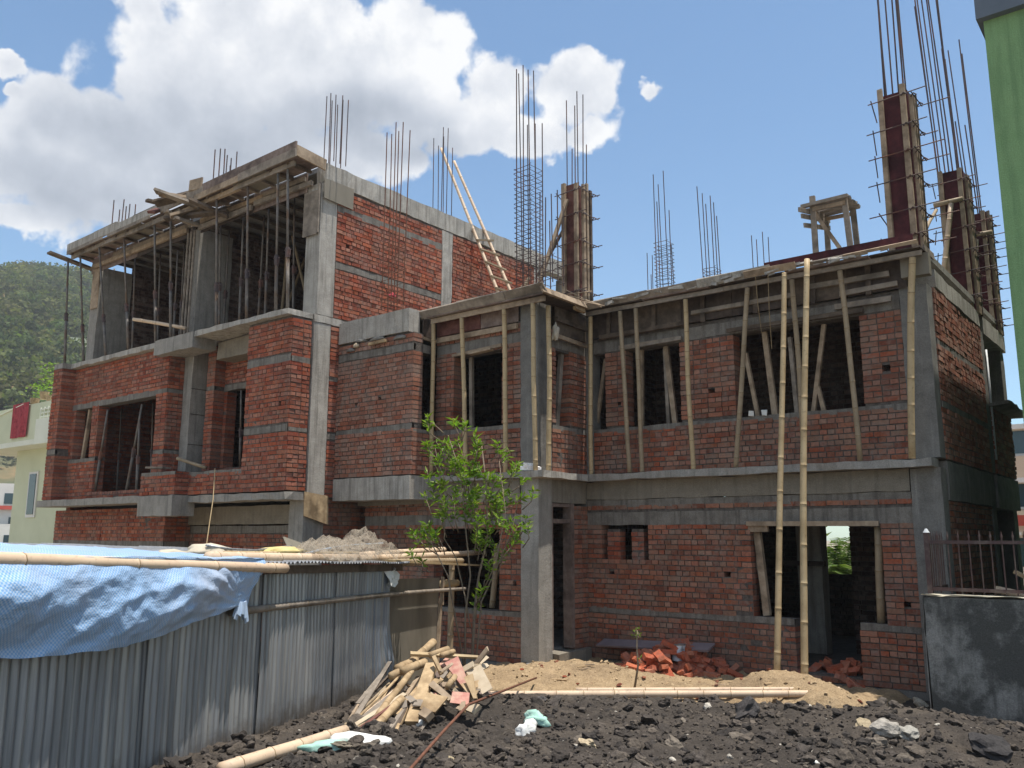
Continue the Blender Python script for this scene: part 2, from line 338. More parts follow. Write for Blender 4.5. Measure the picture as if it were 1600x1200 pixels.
# ------------------------------------------------------------------ brickwork: every brick a block of the wall's mesh
PAL = {'deep': [(0.055, 0.026, 0.021), (0.045, 0.022, 0.018), (0.062, 0.032, 0.026)], 'red': [(0.33, 0.085, 0.043), (0.27, 0.067, 0.037), (0.36, 0.108, 0.056), (0.23, 0.057, 0.034), (0.33, 0.125, 0.075), (0.30, 0.076, 0.039)],  # deep: inner-room brick darkened to stand in for indoor shade
       'dull': [(0.285, 0.098, 0.053), (0.24, 0.08, 0.046), (0.325, 0.132, 0.080), (0.205, 0.068, 0.042), (0.29, 0.155, 0.105), (0.255, 0.112, 0.07), (0.32, 0.09, 0.046)],
       'pale': [(0.33, 0.135, 0.085), (0.30, 0.112, 0.068), (0.365, 0.165, 0.11), (0.34, 0.19, 0.14), (0.275, 0.095, 0.058)]}
CH = 0.0815
def brick_wall(parent, axis, c, u0, u1, z0, z1, t=0.23, ops=(), bands=(), seed=1, pal='dull', label=None, proud=0.012, mb=None, ragged=0, name='brick_wall', bmat='brick_dusty', jit=0.006):
    R = random.Random(seed); own = mb is None
    mb = mb or MB()
    P = (lambda u, d, z: (u, c+d, z)) if axis == 'x' else (lambda u, d, z: (c-d, u, z))
    us = sorted({u0, u1, *[q for o in ops for q in o[:2] if u0 < q < u1]})
    zs = sorted({z0, z1, *[q for o in ops for q in o[2:] if z0 < q < z1]})
    def solid(i, k):
        if not (0 <= i < len(us)-1 and 0 <= k < len(zs)-1): return False
        um = (us[i]+us[i+1])/2; zm = (zs[k]+zs[k+1])/2
        return not any(o[0] < um < o[1] and o[2] < zm < o[3] for o in ops)
    for i in range(len(us)-1):
        for k in range(len(zs)-1):
            if not solid(i, k): continue
            a, b, e, f = us[i], us[i+1], zs[k], zs[k+1]
            q = [[P(a, 0, e), P(b, 0, e), P(b, 0, f), P(a, 0, f)], [P(a, t, e), P(b, t, e), P(b, t, f), P(a, t, f)]]
            mb.add(q[0], [(0, 1, 2, 3)], 1); mb.add(q[1], [(3, 2, 1, 0)], 1)
            for di, dk, s in ((-1, 0, (0, 3)), (1, 0, (1, 2)), (0, -1, (0, 1)), (0, 1, (3, 2))):
                if not solid(i+di, k+dk): mb.add([q[0][s[0]], q[0][s[1]], q[1][s[1]], q[1][s[0]]], [(0, 1, 2, 3)], 1)
    k = 0; z = z0
    while z + CH*0.6 < z1:
        zt = min(z+CH, z1); zm = (z+zt)/2
        if not any(b[0] < zm < b[1] for b in bands):
            iv = [(u0, u1)]
            for o in ops:
                if o[2] < zm < o[3]:
                    nv = []
                    for a, b in iv:
                        if o[1] <= a or o[0] >= b: nv.append((a, b)); continue
                        if o[0] > a: nv.append((a, o[0]))
                        if o[1] < b: nv.append((o[1], b))
                    iv = nv
            L = 0.238 if k % 2 == 0 else 0.119
            off = R.uniform(0, 0.05) + (0.06 if k % 2 else 0)
            for a, b in iv:
                if b-a < 0.03: continue
                u = a - ((a + off) % L if b-a > 1.2 else 0)
                # neat closers at jambs
                cuts = [a]
                q = u + L
                while q < b-0.05:
                    if q > a+0.06: cuts.append(q + R.uniform(-0.008, 0.008))
                    q += L
                cuts.append(b)
                for n_, (p, q) in enumerate(zip(cuts[:-1], cuts[1:])):
                    end0 = n_ == 0; end1 = n_ == len(cuts)-2
                    g = R.uniform(0.005, 0.009)
                    up = p + (g if not end0 else -R.uniform(0.002, 0.010)); uq = q - (g if not end1 else -R.uniform(0.002, 0.010))
                    wv = 0.010*mnoise.noise(Vector((0.9*(p+q)/2, z*1.6, seed*3.7)))+0.004*mnoise.noise(Vector((3*(p+q)/2, z*5, seed)))
                    d0 = -proud + R.uniform(-jit, jit)+0.012*mnoise.noise(Vector((p*.8, z*.9, seed*1.9))); d1 = t - 0.002 if (end0 or end1) else 0.03
                    zb = z + wv + R.uniform(0.006, 0.013); zq = zt + wv - R.uniform(0.003, 0.009)
                    cc = R.choice(PAL[pal]); s = R.uniform(0.84, 1.14); cc = tuple(x*s for x in cc)
                    if L < 0.2 and R.random() < 0.6: cc = tuple(0.8*x+0.2*y for x, y in zip(cc, (0.52, 0.36, 0.29)))
                    tl = R.uniform(-0.003, 0.003); tz = R.uniform(-0.002, 0.002); sl = R.uniform(-0.002, 0.002)
                    V = [P(up, d0+tl-tz, zb-sl), P(uq, d0-tl-tz, zb+sl), P(uq, d0-tl+tz, zq+sl), P(up, d0+tl+tz, zq-sl),
                         P(up, d1, zb), P(uq, d1, zb), P(uq, d1, zq), P(up, d1, zq)]
                    mb.add(V, [(0, 1, 2, 3), (0, 4, 5, 1), (3, 2, 6, 7), (0, 3, 7, 4), (1, 5, 6, 2)], 0, cc)
        z += CH; k += 1
    for b in bands:      # cast bands run in the plane of the brick faces
        iv = [(u0, u1)]
        for o in ops:
            if o[2] < (b[0]+b[1])/2 < o[3]:
                nv = []
                for a, e in iv:
                    if o[1] <= a or o[0] >= e: nv.append((a, e)); continue
                    if o[0] > a: nv.append((a, o[0]))
                    if o[1] < e: nv.append((o[1], e))
                iv = nv
        for a, e in iv:
            n = max(1, int((e-a)/0.22)); top = []; bot = []
            for i in range(n+1):
                u = a+(e-a)*i/n; d = -proud*0.75+R.uniform(-0.004, 0.004)
                bot.append((u, d, b[0]+R.uniform(-0.012, 0.006))); top.append((u, d+R.uniform(-0.003, 0.003), b[1]+R.uniform(-0.008, 0.010)))
            for i in range(n):
                V = [P(*bot[i]), P(*bot[i+1]), P(*top[i+1]), P(*top[i])]
                V += [P(bot[i][0], 0.05, bot[i][2]), P(bot[i+1][0], 0.05, bot[i+1][2]), P(top[i+1][0], 0.05, top[i+1][2]), P(top[i][0], 0.05, top[i][2])]
                fs = [(0, 1, 2, 3), (0, 4, 5, 1), (3, 2, 6, 7)]
                if i == 0: fs.append((0, 3, 7, 4))
                if i == n-1: fs.append((1, 5, 6, 2))
                mb.add(V, fs, 2)
    if own: 
        o = mb.build(name, [bmat, 'mortar', 'concrete_band'], parent, tint=True)
        if label: o['label'] = label
        return o
def rough_box(mb, a, b, mi=0, step=0.22, amp=0.006, seed=0):
    """cast concrete: a box with slightly wavy subdivided faces and chipped edges"""
    R = random.Random(seed); a = Vector(a); b = Vector(b); d = b-a
    n = [max(1, min(60, int(d[i]/step))) for i in range(3)]
    idx = {}; vs = []
    def vert(i, j, k):
        key = (i, j, k)
        if key not in idx:
            p = [a[q]+d[q]*key[q]/n[q] for q in range(3)]
            edge = sum(1 for q in range(3) if key[q] in (0, n[q]))
            for q in range(3):
                if key[q] in (0, n[q]):
                    inn = 1 if key[q] == 0 else -1
                    p[q] += inn*abs(R.gauss(0, amp))*(1.4 if edge >= 2 else 0.12)
            idx[key] = len(vs); vs.append(tuple(p))
        return idx[key]
    fs = []
    for ax in range(3):
        p, q = [(1, 2), (2, 0), (0, 1)][ax]
        for side in (0, n[ax]):
            for i in range(n[p]):
                for j in range(n[q]):
                    L = []
                    for di, dj in ((0, 0), (1, 0), (1, 1), (0, 1)):
                        key = [0, 0, 0]; key[ax] = side; key[p] = i+di; key[q] = j+dj; L.append(vert(*key))
                    fs.append(tuple(L) if side else tuple(reversed(L)))
    mb.add(vs, fs, mi)
_seed = [100]
def cast(parent, name, a, b, m='concrete', label=None, amp=0.006, step=0.22):
    mb = MB(); _seed[0] += 1
    rough_box(mb, a, b, 0, step, amp, _seed[0])
    o = mb.build(name, m, parent)
    if label: o['label'] = label
    return o
B = thing('unfinished_building', 'large unfinished red brick and concrete house with open window holes and bare upper frames', 'building', (-8.5, 12.7, 0))
# ---- right wing, two storeys (facade Y = 12.7, right side X = -2.75)
XR, YF, XI, YM, XB, YB, XS = -2.75, 12.7, -8.45, 11.28, -10.76, 10.67, -12.8
gf_ops = [(-8.17, -7.25, 1.60, 2.20), (-5.50, -3.58, 0.83, 2.17), (-4.88, -3.95, 0.10, 0.84), (-5.95, -5.83, 1.40, 1.48), (-8.03, -7.92, 1.35, 1.43), (-3.36, -3.26, 1.08, 1.16)]
brick_wall(B, 'x', YF, -8.45, -3.16, 0.0, 2.62, 0.23, gf_ops, [(0.75, 0.84), (2.20, 2.41), (2.50, 2.62)], 1, 'dull')
ff_ops = [(-8.30, -8.03, 3.84, 5.18), (-7.62, -6.58, 3.84, 5.18), (-5.64, -3.68, 3.84, 5.18), (-6.10, -5.97, 4.27, 4.35), (-7.80, -7.72, 4.24, 4.32), (-3.42, -3.30, 4.32, 4.41)]
brick_wall(B, 'x', YF, -8.28, -3.12, 3.06, 5.46, 0.23, ff_ops, [(3.76, 3.84), (5.20, 5.40)], 2, 'dull')
# two short brick piers left standing in the ventilator hole
for i, (a, b) in enumerate(((-8.06, -7.82), (-7.60, -7.38))):
    brick_wall(B, 'x', YF+0.03+0.02*i, a, b, 1.60, 2.13, 0.16, [], [], 30+i, 'red', 'short loose brick pier standing in a small square hole', name='brick_pier')
cast(B, 'beam', (-8.46, YF-0.035, 2.62), (-3.16, YF+0.24, 2.94), 'plaster_brown')
cast(B, 'plinth', (-5.85, YF-0.03, -0.40), (-2.78, YF+0.2, 0.0), 'concrete_dark')
cast(B, 'plinth', (-8.45, YF-0.02, -0.40), (-5.85, YF+0.2, 0.0), 'concrete_dark')
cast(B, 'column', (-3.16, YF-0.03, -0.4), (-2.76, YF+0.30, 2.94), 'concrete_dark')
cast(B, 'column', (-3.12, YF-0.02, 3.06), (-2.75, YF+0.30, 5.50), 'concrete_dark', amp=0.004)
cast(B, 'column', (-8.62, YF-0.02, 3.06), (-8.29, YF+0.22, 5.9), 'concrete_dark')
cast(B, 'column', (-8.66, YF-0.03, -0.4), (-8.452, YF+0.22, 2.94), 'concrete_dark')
mb = MB(); rough_box(mb, (-8.44, YF-0.30, 2.93), (-2.80, YF+0.1, 3.055), 0, 0.28, 0.006, 5)
mb.build('floor_ledge', 'concrete', B)
# side wall (lit by the high sun along its upper part)
side_ops = [(16.75, 18.2, 4.30, 5.42), (13.9, 14.02, 5.1, 5.2), (15.2, 15.3, 4.55, 4.63)]
brick_wall(B, 'y', XR, YF+0.302, 16.15, 3.06, 5.52, 0.23, side_ops[1:], [(3.80, 3.88), (4.66, 4.76)], 3, 'pale', proud=0.016, jit=0.008, bmat='brick')
brick_wall(B, 'y', XR+0.012, 16.5, 18.4, 3.06, 4.30, 0.23, [], [], 4, 'dull', proud=0.016, jit=0.01)
brick_wall(B, 'y', XR-0.03, YF+0.31, 15.95, 0.0, 2.50, 0.2, [], [], 6, 'dull', proud=0.014)
cast(B, 'column', (-3.05, 16.16, 3.06), (-2.735, 16.49, 5.50), 'concrete_dark')
cast(B, 'column', (-3.05, 18.1, 3.06), (-2.745, 18.4, 5.46), 'concrete_dark')
cast(B, 'column', (-3.05, 16.0, -0.4), (-2.75, 16.3, 2.52), 'concrete_dark')
cast(B, 'column', (-3.1, 17.9, -0.4), (-2.75, 18.3, 2.52), 'concrete_dark')
cast(B, 'beam', (-3.0, YF+0.31, 2.50), (-2.74, 16.3, 3.05), 'concrete_dark')
cast(B, 'beam', (-3.0, 16.31, 2.48), (-2.70, 18.4, 3.04), 'concrete_dark')
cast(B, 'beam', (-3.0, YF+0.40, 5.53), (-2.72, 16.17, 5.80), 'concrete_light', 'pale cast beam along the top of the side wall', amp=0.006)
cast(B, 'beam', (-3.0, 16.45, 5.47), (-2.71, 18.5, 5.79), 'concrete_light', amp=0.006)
cast(B, 'window_sill', (-3.0, 16.4, 4.20), (-2.42, 18.55, 4.29), 'concrete_dark', amp=0.015)
mb = MB(); mb.tube([(-2.72, 16.51, 5.2), (-2.72, 16.51, 3.3)], 0.018, 8); mb.build('drain_pipe', 'pvc', B, smooth=True)['label'] = 'thin pale vertical pipe fixed to the side wall'
# roof slabs, floors and inner walls keep the rooms dark, with shade also put into the brick colour
def slab(name, a, b, m='concrete'):
    mb = MB(); mb.box(a, b); return mb.build(name, m, B)
slab('roof_slab', (-8.44, YF+0.02, 5.94), (-2.76, 18.4, 6.04)); slab('floor_slab', (-8.44, YF+0.11, 2.945), (-2.99, 18.4, 3.05))
slab('floor_slab', (-8.44, YF+0.24, -0.3), (-2.99, 18.4, 0.04), 'concrete_dark')
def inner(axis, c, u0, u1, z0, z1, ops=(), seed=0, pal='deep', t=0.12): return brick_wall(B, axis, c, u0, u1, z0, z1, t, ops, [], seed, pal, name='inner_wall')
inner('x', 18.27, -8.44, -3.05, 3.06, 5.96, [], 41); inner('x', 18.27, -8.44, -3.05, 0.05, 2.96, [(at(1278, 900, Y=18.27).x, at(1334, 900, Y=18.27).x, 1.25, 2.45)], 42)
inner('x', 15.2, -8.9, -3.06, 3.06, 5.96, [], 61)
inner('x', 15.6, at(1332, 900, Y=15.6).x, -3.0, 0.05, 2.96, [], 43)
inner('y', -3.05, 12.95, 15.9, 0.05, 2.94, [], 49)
cast(B, 'column', (at(1246, 900, Y=15.2).x, 15.2, 0.04), (at(1286, 900, Y=15.2).x, 15.5, 2.94), 'concrete_light', 'pale free standing column seen through the ground floor opening')
mb = MB(); mb.box((-7.6, 15.0, 1.52), (-5.2, 15.06, 1.60)); mb.build('railing', 'ply_dark', B)
# ---- middle block (facade Y = 11.28) and the short return wall with the doorway (X = -8.45)
brick_wall(B, 'x', YM, -12.57, -8.80, 0.0, 2.62, 0.23, [(-10.75, -9.25, 0.80, 2.15), (-8.98, -8.90, 1.20, 1.28)], [(0.72, 0.80), (2.17, 2.37)], 7, 'dull')
brick_wall(B, 'x', YM, XB, -8.82, 3.06, 5.62, 0.23, [(-10.34, -9.21, 3.86, 5.18), (-8.92, -8.83, 4.50, 4.56)], [(3.78, 3.86), (5.22, 5.42)], 8, 'dull')
cast(B, 'column', (-8.80, YM-0.02, -0.4), (-8.44, 11.63, 2.94), 'concrete_warm', 'grey corner column beside the doorway', amp=0.002)
cast(B, 'column', (-8.82, YM-0.02, 3.06), (-8.45, 11.66, 5.90), 'concrete_dark', 'dark streaked corner column on the upper floor')
cast(B, 'plinth', (-8.62, YM-0.13, -0.4), (-8.36, YM+0.1, 0.06), 'concrete_dark', amp=0.02, step=0.08)
cast(B, 'plinth', (-12.6, YM-0.03, -0.4), (-8.81, YM+0.2, 0.0), 'concrete_dark')
cast(B, 'beam', (-12.78, YM-0.03, 2.56), (-8.81, YM+0.2, 2.94), 'plaster_brown')
brick_wall(B, 'y', XI, 12.26, YF-0.03, 0.0, 2.52, 0.2, [], [], 9, 'dull')
brick_wall(B, 'y', XI, 11.665, YF-0.03, 3.06, 5.5, 0.2, [(11.75, 12.17, 3.84, 5.14)], [(3.76, 3.84), (5.18, 5.36)], 10, 'dull')
cast(B, 'beam', (-8.66, 11.635, 2.55), (-8.44, YF-0.04, 2.94), 'plaster_brown')
mb = MB()
mb.box((-8.6, 11.64, 0.2), (-8.47, 11.70, 2.55)); mb.box((-8.6, 12.16, 0.2), (-8.43, 12.25, 2.55)); mb.box((-8.6, 11.70, 2.22), (-8.46, 12.16, 2.29)); mb.box((-8.6, 11.70, 2.49), (-8.46, 12.16, 2.545))
mb.build('door_frame', 'ply_brown', B)['label'] = 'plain brown timber frame in the tall dark doorway'
mb = MB(); rough_box(mb, (-12.55, YM-0.20, 2.93), (-8.44, YM+0.1, 3.05), 0, 0.28, 0.006, 6); mb.build('floor_ledge', 'concrete', B)
mb = MB(); rough_box(mb, (-8.5, YM-0.22, 2.925), (-8.22, YF-0.30, 3.052), 0, 0.25, 0.007, 8); mb.build('floor_ledge', 'concrete_light', B)
cast(B, 'door_step', (-8.7, 11.64, -0.3), (-8.32, 12.6, 0.18), 'plaster_brown', amp=0.01)
slab('roof_slab', (-12.78, YM+0.02, 5.94), (-8.45, 18.4, 6.04)); slab('floor_slab', (-12.78, YM+0.11, 2.945), (-8.66, 18.4, 3.05)); slab('floor_slab', (-12.78, YM+0.24, -0.3), (-8.66, 18.4, 0.2), 'concrete_dark')
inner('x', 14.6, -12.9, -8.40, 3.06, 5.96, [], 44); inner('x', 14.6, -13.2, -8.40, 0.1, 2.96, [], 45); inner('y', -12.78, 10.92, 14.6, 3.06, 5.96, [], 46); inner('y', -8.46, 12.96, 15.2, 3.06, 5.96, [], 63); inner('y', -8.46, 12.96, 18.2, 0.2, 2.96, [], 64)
# ---- projecting bay
brick_wall(B, 'x', YB, XS+0.02, XB, 3.06, 5.60, 0.23, [(-11.65, -11.55, 4.42, 4.50), (-12.28, -12.20, 4.40, 4.47)], [(3.86, 3.95), (5.28, 5.40)], 11, 'pale')
brick_wall(B, 'y', XB-0.004, YB+0.02, YM-0.02, 3.06, 3.86, 0.23, [], [(3.80, 3.86)], 12, 'pale', name='brick_wall')
cast(B, 'lintel', (XB-0.22, YB+0.235, 5.26), (XB-0.012, YM-0.02, 5.42), 'concrete_band')
cast(B, 'beam', (XS+0.02, YB-0.04, 2.63), (XB+0.01, YM-0.04, 3.05), 'concrete_light', 'pale cast floor beam under the projecting brick bay')
cast(B, 'beam', (XS+0.03, YB-0.05, 5.62), (XB-0.10, YB+0.25, 6.05), 'concrete_light', 'pale cast roof beam on top of the projecting brick bay', amp=0.006)
slab('floor_slab', (XS+0.03, YB+0.24, 3.055), (XB-0.235, YM+0.1, 3.062)); slab('roof_slab', (XS+0.03, YB+0.26, 5.93), (XB-0.1, YM+0.01, 6.03))
# ---- left block, three storeys
YP, YW = 9.60, 9.65
# ground floor
brick_wall(B, 'x', 9.92, -22.4, -17.32, 0.0, 2.60, 0.23, [(-20.9, -19.4, 0.6, 1.70)], [(1.72, 1.88)], 13, 'red', bmat='brick')
brick_wall(B, 'y', -17.315, 9.94, 10.5, 0.0, 2.60, 0.2, [], [(1.72, 1.88)], 14, 'red')
brick_wall(B, 'x', 10.52, -17.3, -13.26, 0.0, 2.2, 0.23, [], [(2.06, 2.2)], 15, 'red')
cast(B, 'beam', (-17.3, 10.44, 2.22), (-13.2, 10.75, 2.6), 'plaster_brown')
cast(B, 'column', (-13.25, 10.02, -0.4), (-12.83, 10.5, 2.72), 'concrete')
brick_wall(B, 'y', XS-0.08, 10.52, 14.6, 0.0, 2.7, 0.2, [], [], 16, 'dull')
# first floor
cast(B, 'beam', (-22.1, 9.30, 2.66), (-17.30, 9.9, 2.82), 'concrete', amp=0.006)
cast(B, 'beam', (-17.28, 9.25, 2.38), (-15.94, 9.75, 2.80), 'concrete', 'deep grey cast beam end jutting out under the parapet')
cast(B, 'beam', (-15.93, 9.56, 2.63), (-12.80, 10.02, 2.79), 'concrete', amp=0.010)
brick_wall(B, 'x', 9.30, -17.27, -15.97, 2.80, 3.27, 0.23, [], [(3.2, 3.27)], 17, 'red', bmat='brick'); brick_wall(B, 'y', -15.965, 9.32, 9.58, 2.80, 3.26, 0.2, [], [], 18, 'red')
brick_wall(B, 'x', YP, -15.96, -14.17, 2.80, 3.25, 0.23, [], [(3.17, 3.25)], 19, 'red', bmat='brick')
brick_wall(B, 'x', YP-0.004, -14.17, -12.85, 2.80, 6.02, 0.23, [(-13.14, -13.03, 4.34, 4.43)], [(3.88, 3.99), (5.16, 5.30)], 20, 'red', 'tall plain brick panel at the right end of the left block', bmat='brick')
brick_wall(B, 'y', -12.84, YP+0.01, 10.02, 2.80, 6.00, 0.2, [], [(3.88, 3.97), (5.16, 5.26)], 21, 'red', proud=0.016, jit=0.008, bmat='brick')
brick_wall(B, 'x', YW, -21.42, -17.12, 2.82, 6.0, 0.23, [(-21.22, -20.38, 3.78, 4.98), (-20.08, -17.52, 2.95, 4.98)], [(3.70, 3.78), (4.99, 5.12)], 22, 'red', bmat='brick')
brick_wall(B, 'y', -17.11, YW+0.01, 10.0, 2.82, 5.95, 0.2, [], [(3.7, 3.78), (5.0, 5.1)], 23, 'red')
brick_wall(B, 'x', 9.33, -21.86, -21.42, 2.82, 6.0, 0.5, [], [(3.92, 4.02)], 24, 'red', bmat='brick', proud=0.014); cast(B, 'coping', (-21.87, 9.31, 6.0), (-21.40, 9.83, 6.14), 'concrete')
cast(B, 'column', (-17.08, 9.98, 2.8), (-16.76, 10.42, 6.0), 'concrete', 'slim grey column standing in the recess between brick walls', amp=0.004)
mb = MB()
for z in (3.9, 4.55, 5.1): mb.box((-16.765, 9.99, z), (-16.752, 10.43, z+0.012))
mb.build('column_joint', 'ply_dark', B)
brick_wall(B, 'x', 10.45, -17.1, -14.2, 2.82, 6.0, 0.23, [(-17.0, -16.52, 2.9, 5.02), (-16.12, -15.42, 3.4, 5.06)], [(5.05, 5.16)], 25, 'red', bmat='brick')
cast(B, 'pier', (-16.46, 10.2, 2.82), (-16.16, 10.43, 2.84), 'concrete')
brick_wall(B, 'x', 10.2, -16.50, -16.22, 2.84, 6.0, 0.24, [], [(5.05, 5.16)], 26, 'red', name='brick_pier')
mb = MB(); mb.box((-17.0, 10.40, 3.0), (-16.94, 10.5, 5.02)); mb.build('door_frame', 'ply_brown', B)
# corner pier, full height
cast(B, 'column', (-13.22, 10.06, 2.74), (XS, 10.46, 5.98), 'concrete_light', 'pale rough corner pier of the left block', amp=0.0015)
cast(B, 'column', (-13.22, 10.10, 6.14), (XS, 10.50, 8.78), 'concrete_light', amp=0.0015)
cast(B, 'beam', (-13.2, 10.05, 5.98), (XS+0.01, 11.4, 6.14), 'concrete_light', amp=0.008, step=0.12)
brick_wall(B, 'y', XS-0.01, 10.47, 13.4, 2.7, 5.97, 0.22, [], [(3.8, 3.9), (4.9, 5.0)], 27, 'red', proud=0.016, jit=0.008, bmat='brick')
# second-floor slab with its cast projecting beam end
mb = MB(); rough_box(mb, (-21.40, 9.50, 6.0), (-17.45, 10.6, 6.13), 0, 0.25, 0.008, 51); mb.build('floor_ledge', 'concrete_light', B)
mb = MB(); rough_box(mb, (-15.90, 9.46, 6.02), (-12.82, 10.06, 6.145), 0, 0.25, 0.008, 52); mb.build('floor_ledge', 'concrete_light', B)
cast(B, 'beam', (-17.44, 9.44, 5.80), (-15.92, 10.0, 6.14), 'concrete', 'grey cast beam end jutting out below the open upper floor')
cast(B, 'beam', (-15.9, 10.0, 5.62), (-14.2, 10.44, 6.0), 'plaster_brown')
slab('floor_slab', (-22.0, 10.6, 6.0), (-13.22, 18.6, 6.12)); slab('floor_slab', (-15.9, 10.07, 6.03), (-13.23, 10.6, 6.12)); slab('floor_slab', (-17.4, 10.02, 6.03), (-15.93, 10.6, 6.11))
slab('floor_slab', (-22.0, 9.92, 2.70), (-13.26, 18.4, 2.815))
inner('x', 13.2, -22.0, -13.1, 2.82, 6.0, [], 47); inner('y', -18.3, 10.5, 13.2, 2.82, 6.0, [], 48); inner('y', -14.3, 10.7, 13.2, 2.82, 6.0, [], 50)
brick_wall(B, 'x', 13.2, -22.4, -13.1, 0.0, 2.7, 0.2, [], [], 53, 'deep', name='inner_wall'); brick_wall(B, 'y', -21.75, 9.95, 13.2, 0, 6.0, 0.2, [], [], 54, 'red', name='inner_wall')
# second floor: open front on columns, brick side wall
cast(B, 'column', (-22.0, 10.1, 6.12), (-21.58, 10.95, 8.8), 'concrete'); cast(B, 'column', (-17.28, 10.1, 6.12), (-17.02, 10.95, 8.8), 'concrete')
brick_wall(B, 'y', XS-0.01, 10.51, 13.49, 6.14, 8.78, 0.22, [(10.74, 10.84, 7.62, 7.72), (13.0, 13.08, 7.3, 7.36)], [(7.14, 7.26), (8.30, 8.44)], 28, 'red', 'sunlit rough brick side wall of the top storey', proud=0.018, jit=0.008, bmat='brick')
brick_wall(B, 'y', XS-0.01, 13.86, 16.9, 6.14, 8.78, 0.22, [], [(6.4, 6.52)], 29, 'red', proud=0.018, jit=0.008, bmat='brick')
cast(B, 'column', (-13.1, 13.50, 6.14), (XS+0.012, 13.85, 8.78), 'concrete_light'); cast(B, 'column', (-13.1, 16.91, 6.14), (XS+0.01, 17.25, 8.78), 'concrete_light'); cast(B, 'column', (-13.1, 18.25, 6.14), (XS, 18.6, 8.78), 'concrete')
mb = MB(); rough_box(mb, (-13.08, 10.16, 8.79), (XS+0.03, 18.6, 9.20), 0, 0.24, 0.010, 55); mb.build('beam', 'concrete_light', B)['label'] = 'long pale ring beam on top of the brick side wall'
slab('roof_slab', (-22.0, 10.2, 9.08), (-13.09, 18.6, 9.18))
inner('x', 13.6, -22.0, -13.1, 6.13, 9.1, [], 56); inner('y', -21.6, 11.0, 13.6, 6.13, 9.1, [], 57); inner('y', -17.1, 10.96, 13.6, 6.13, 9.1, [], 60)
# ---- reinforcement standing out of the columns
def rebar(x, y, z0, tops, w=0.22, d=0.28, r=0.010, st=None, sp=0.14, lean=(0, 0), mat_='rebar', label=None, zb=None, fan=0):
    R = random.Random(int(x*91+y*17)); n = len(tops); mb = MB(); pos = []
    per = [(-1, -1), (0, -1), (1, -1), (1, 0), (1, 1), (0, 1), (-1, 1), (-1, 0)]
    if n <= 4: per = [(-1, -1), (1, -1), (1, 1), (-1, 1)]
    elif n <= 6: per = [(-1, -1), (1, -1), (1, 0), (1, 1), (-1, 1), (-1, 0)]
    for i, zt in enumerate(tops):
        a, b = per[i % len(per)]; px, py = x+a*w/2, y+b*d/2; h = zt-z0
        lx, ly = lean[0]*h+R.uniform(-0.012, 0.012)*h+fan*a*h, lean[1]*h+R.uniform(-0.012, 0.012)*h
        mb.tube([(px, py, z0), (px+lx*0.45, py+ly*0.45, z0+h*0.5), (px+lx, py+ly, zt)], r, 5)
    o = mb.build('rebar_cage', mat_, B)
    if label: o['label'] = label
    if st:
        s = MB(); z = z0+0.05
        while z < st:
            h = z-z0; cx, cy = x+lean[0]*h*0.9, y+lean[1]*h*0.9; a, b = w/2+0.016, d/2+0.016
            P = [(cx-a, cy-b), (cx+a, cy-b), (cx+a, cy+b), (cx-a, cy+b), (cx-a, cy-b)]
            s.tube([(p[0]+R.uniform(-.006, .006), p[1]+R.uniform(-.006, .006), z+R.uniform(-.012, .012)) for p in P], 0.006, 4, cap=False)
            s.tube([(cx+a, cy-b, z), (cx+a+0.05, cy-b-0.02, z+0.02)], 0.005, 4)
            z += sp*R.uniform(0.85, 1.15)
        q = s.build('stirrups', mat_, o)
    return o
def ztop(px, py, x, y):     # height at plan position (x, y) seen at photo height py
    lo, hi = 0.0, 40.0
    for _ in range(60):
        m_ = (lo+hi)/2; v = Vector((x, y, m_))-CAMP
        yy = 600 - F_PX*v.dot(_up)/v.dot(_fw)
        if yy > py: lo = m_
        else: hi = m_
    return lo
def rebar_at(px, pys, Z, base_py=None, X=None, Y=None, **k):
    """px = pixel column of the cage centre near its foot, pys = pixel heights of its bar tops"""
    p = at(px, base_py, X=X, Y=Y) if base_py else at(px, 600, X=X, Y=Y)
    return rebar(p.x, p.y, Z, [ztop(px, q, p.x, p.y) for q in pys], **k)
# ------------------------------------------------------------------ reinforcement in the photograph's order
H8 = [2, 0, 14, 6, 10, 3, 12, 8]
rebar_at(509, [150+q*0.5 for q in H8], 9.15, Y=10.3, w=0.30, d=0.30, label='tight bunch of straight bars at the front corner of the left block roof')
rebar_at(330, [233, 236, 240, 262, 238, 244, 235, 270], 9.10, Y=10.5, w=0.42, d=0.30, r=0.014)
rebar_at(171, [312, 318, 322, 320, 316, 324], 9.10, Y=10.5, w=0.50, d=0.34, r=0.015)
p = at(613, 484, Z=6.05)
rebar(p.x, p.y, 6.04, [ztop(613, q, p.x, p.y) for q in (208, 200, 196, 203, 197, 206)], w=0.24, d=0.30, st=7.35, sp=0.12, fan=0.006, mat_='rebar_rust', label='rusty bars rising in front of the brick side wall from the bay roof')
rebar_at(691, [217, 206, 202, 230, 207, 225], 9.15, X=-12.95, base_py=330, w=0.26, d=0.34)
p = at(828, 457, Z=6.04)
rebar(p.x, p.y, 6.04, [ztop(822, q, p.x, p.y) for q in (108, 105, 118, 112, 190, 186, 184, 107)], w=0.30, d=0.34, st=ztop(828, 258, p.x, p.y), sp=0.085, lean=(-0.018, 0), label='tallest cage with closely stacked stirrups on the middle roof')
p = at(862, 446, Z=6.04)
rebar(p.x, p.y, 6.04, [ztop(862, q, p.x, p.y) for q in (302, 310, 300, 320, 338, 306)], w=0.26, d=0.30, st=6.6, sp=0.14)
F1 = at(903, 479, Z=6.03)
rebar(F1.x, F1.y, 6.04, [ztop(903, q, F1.x, F1.y) for q in (158, 150, 152, 225, 160, 230)], w=0.24, d=0.24)
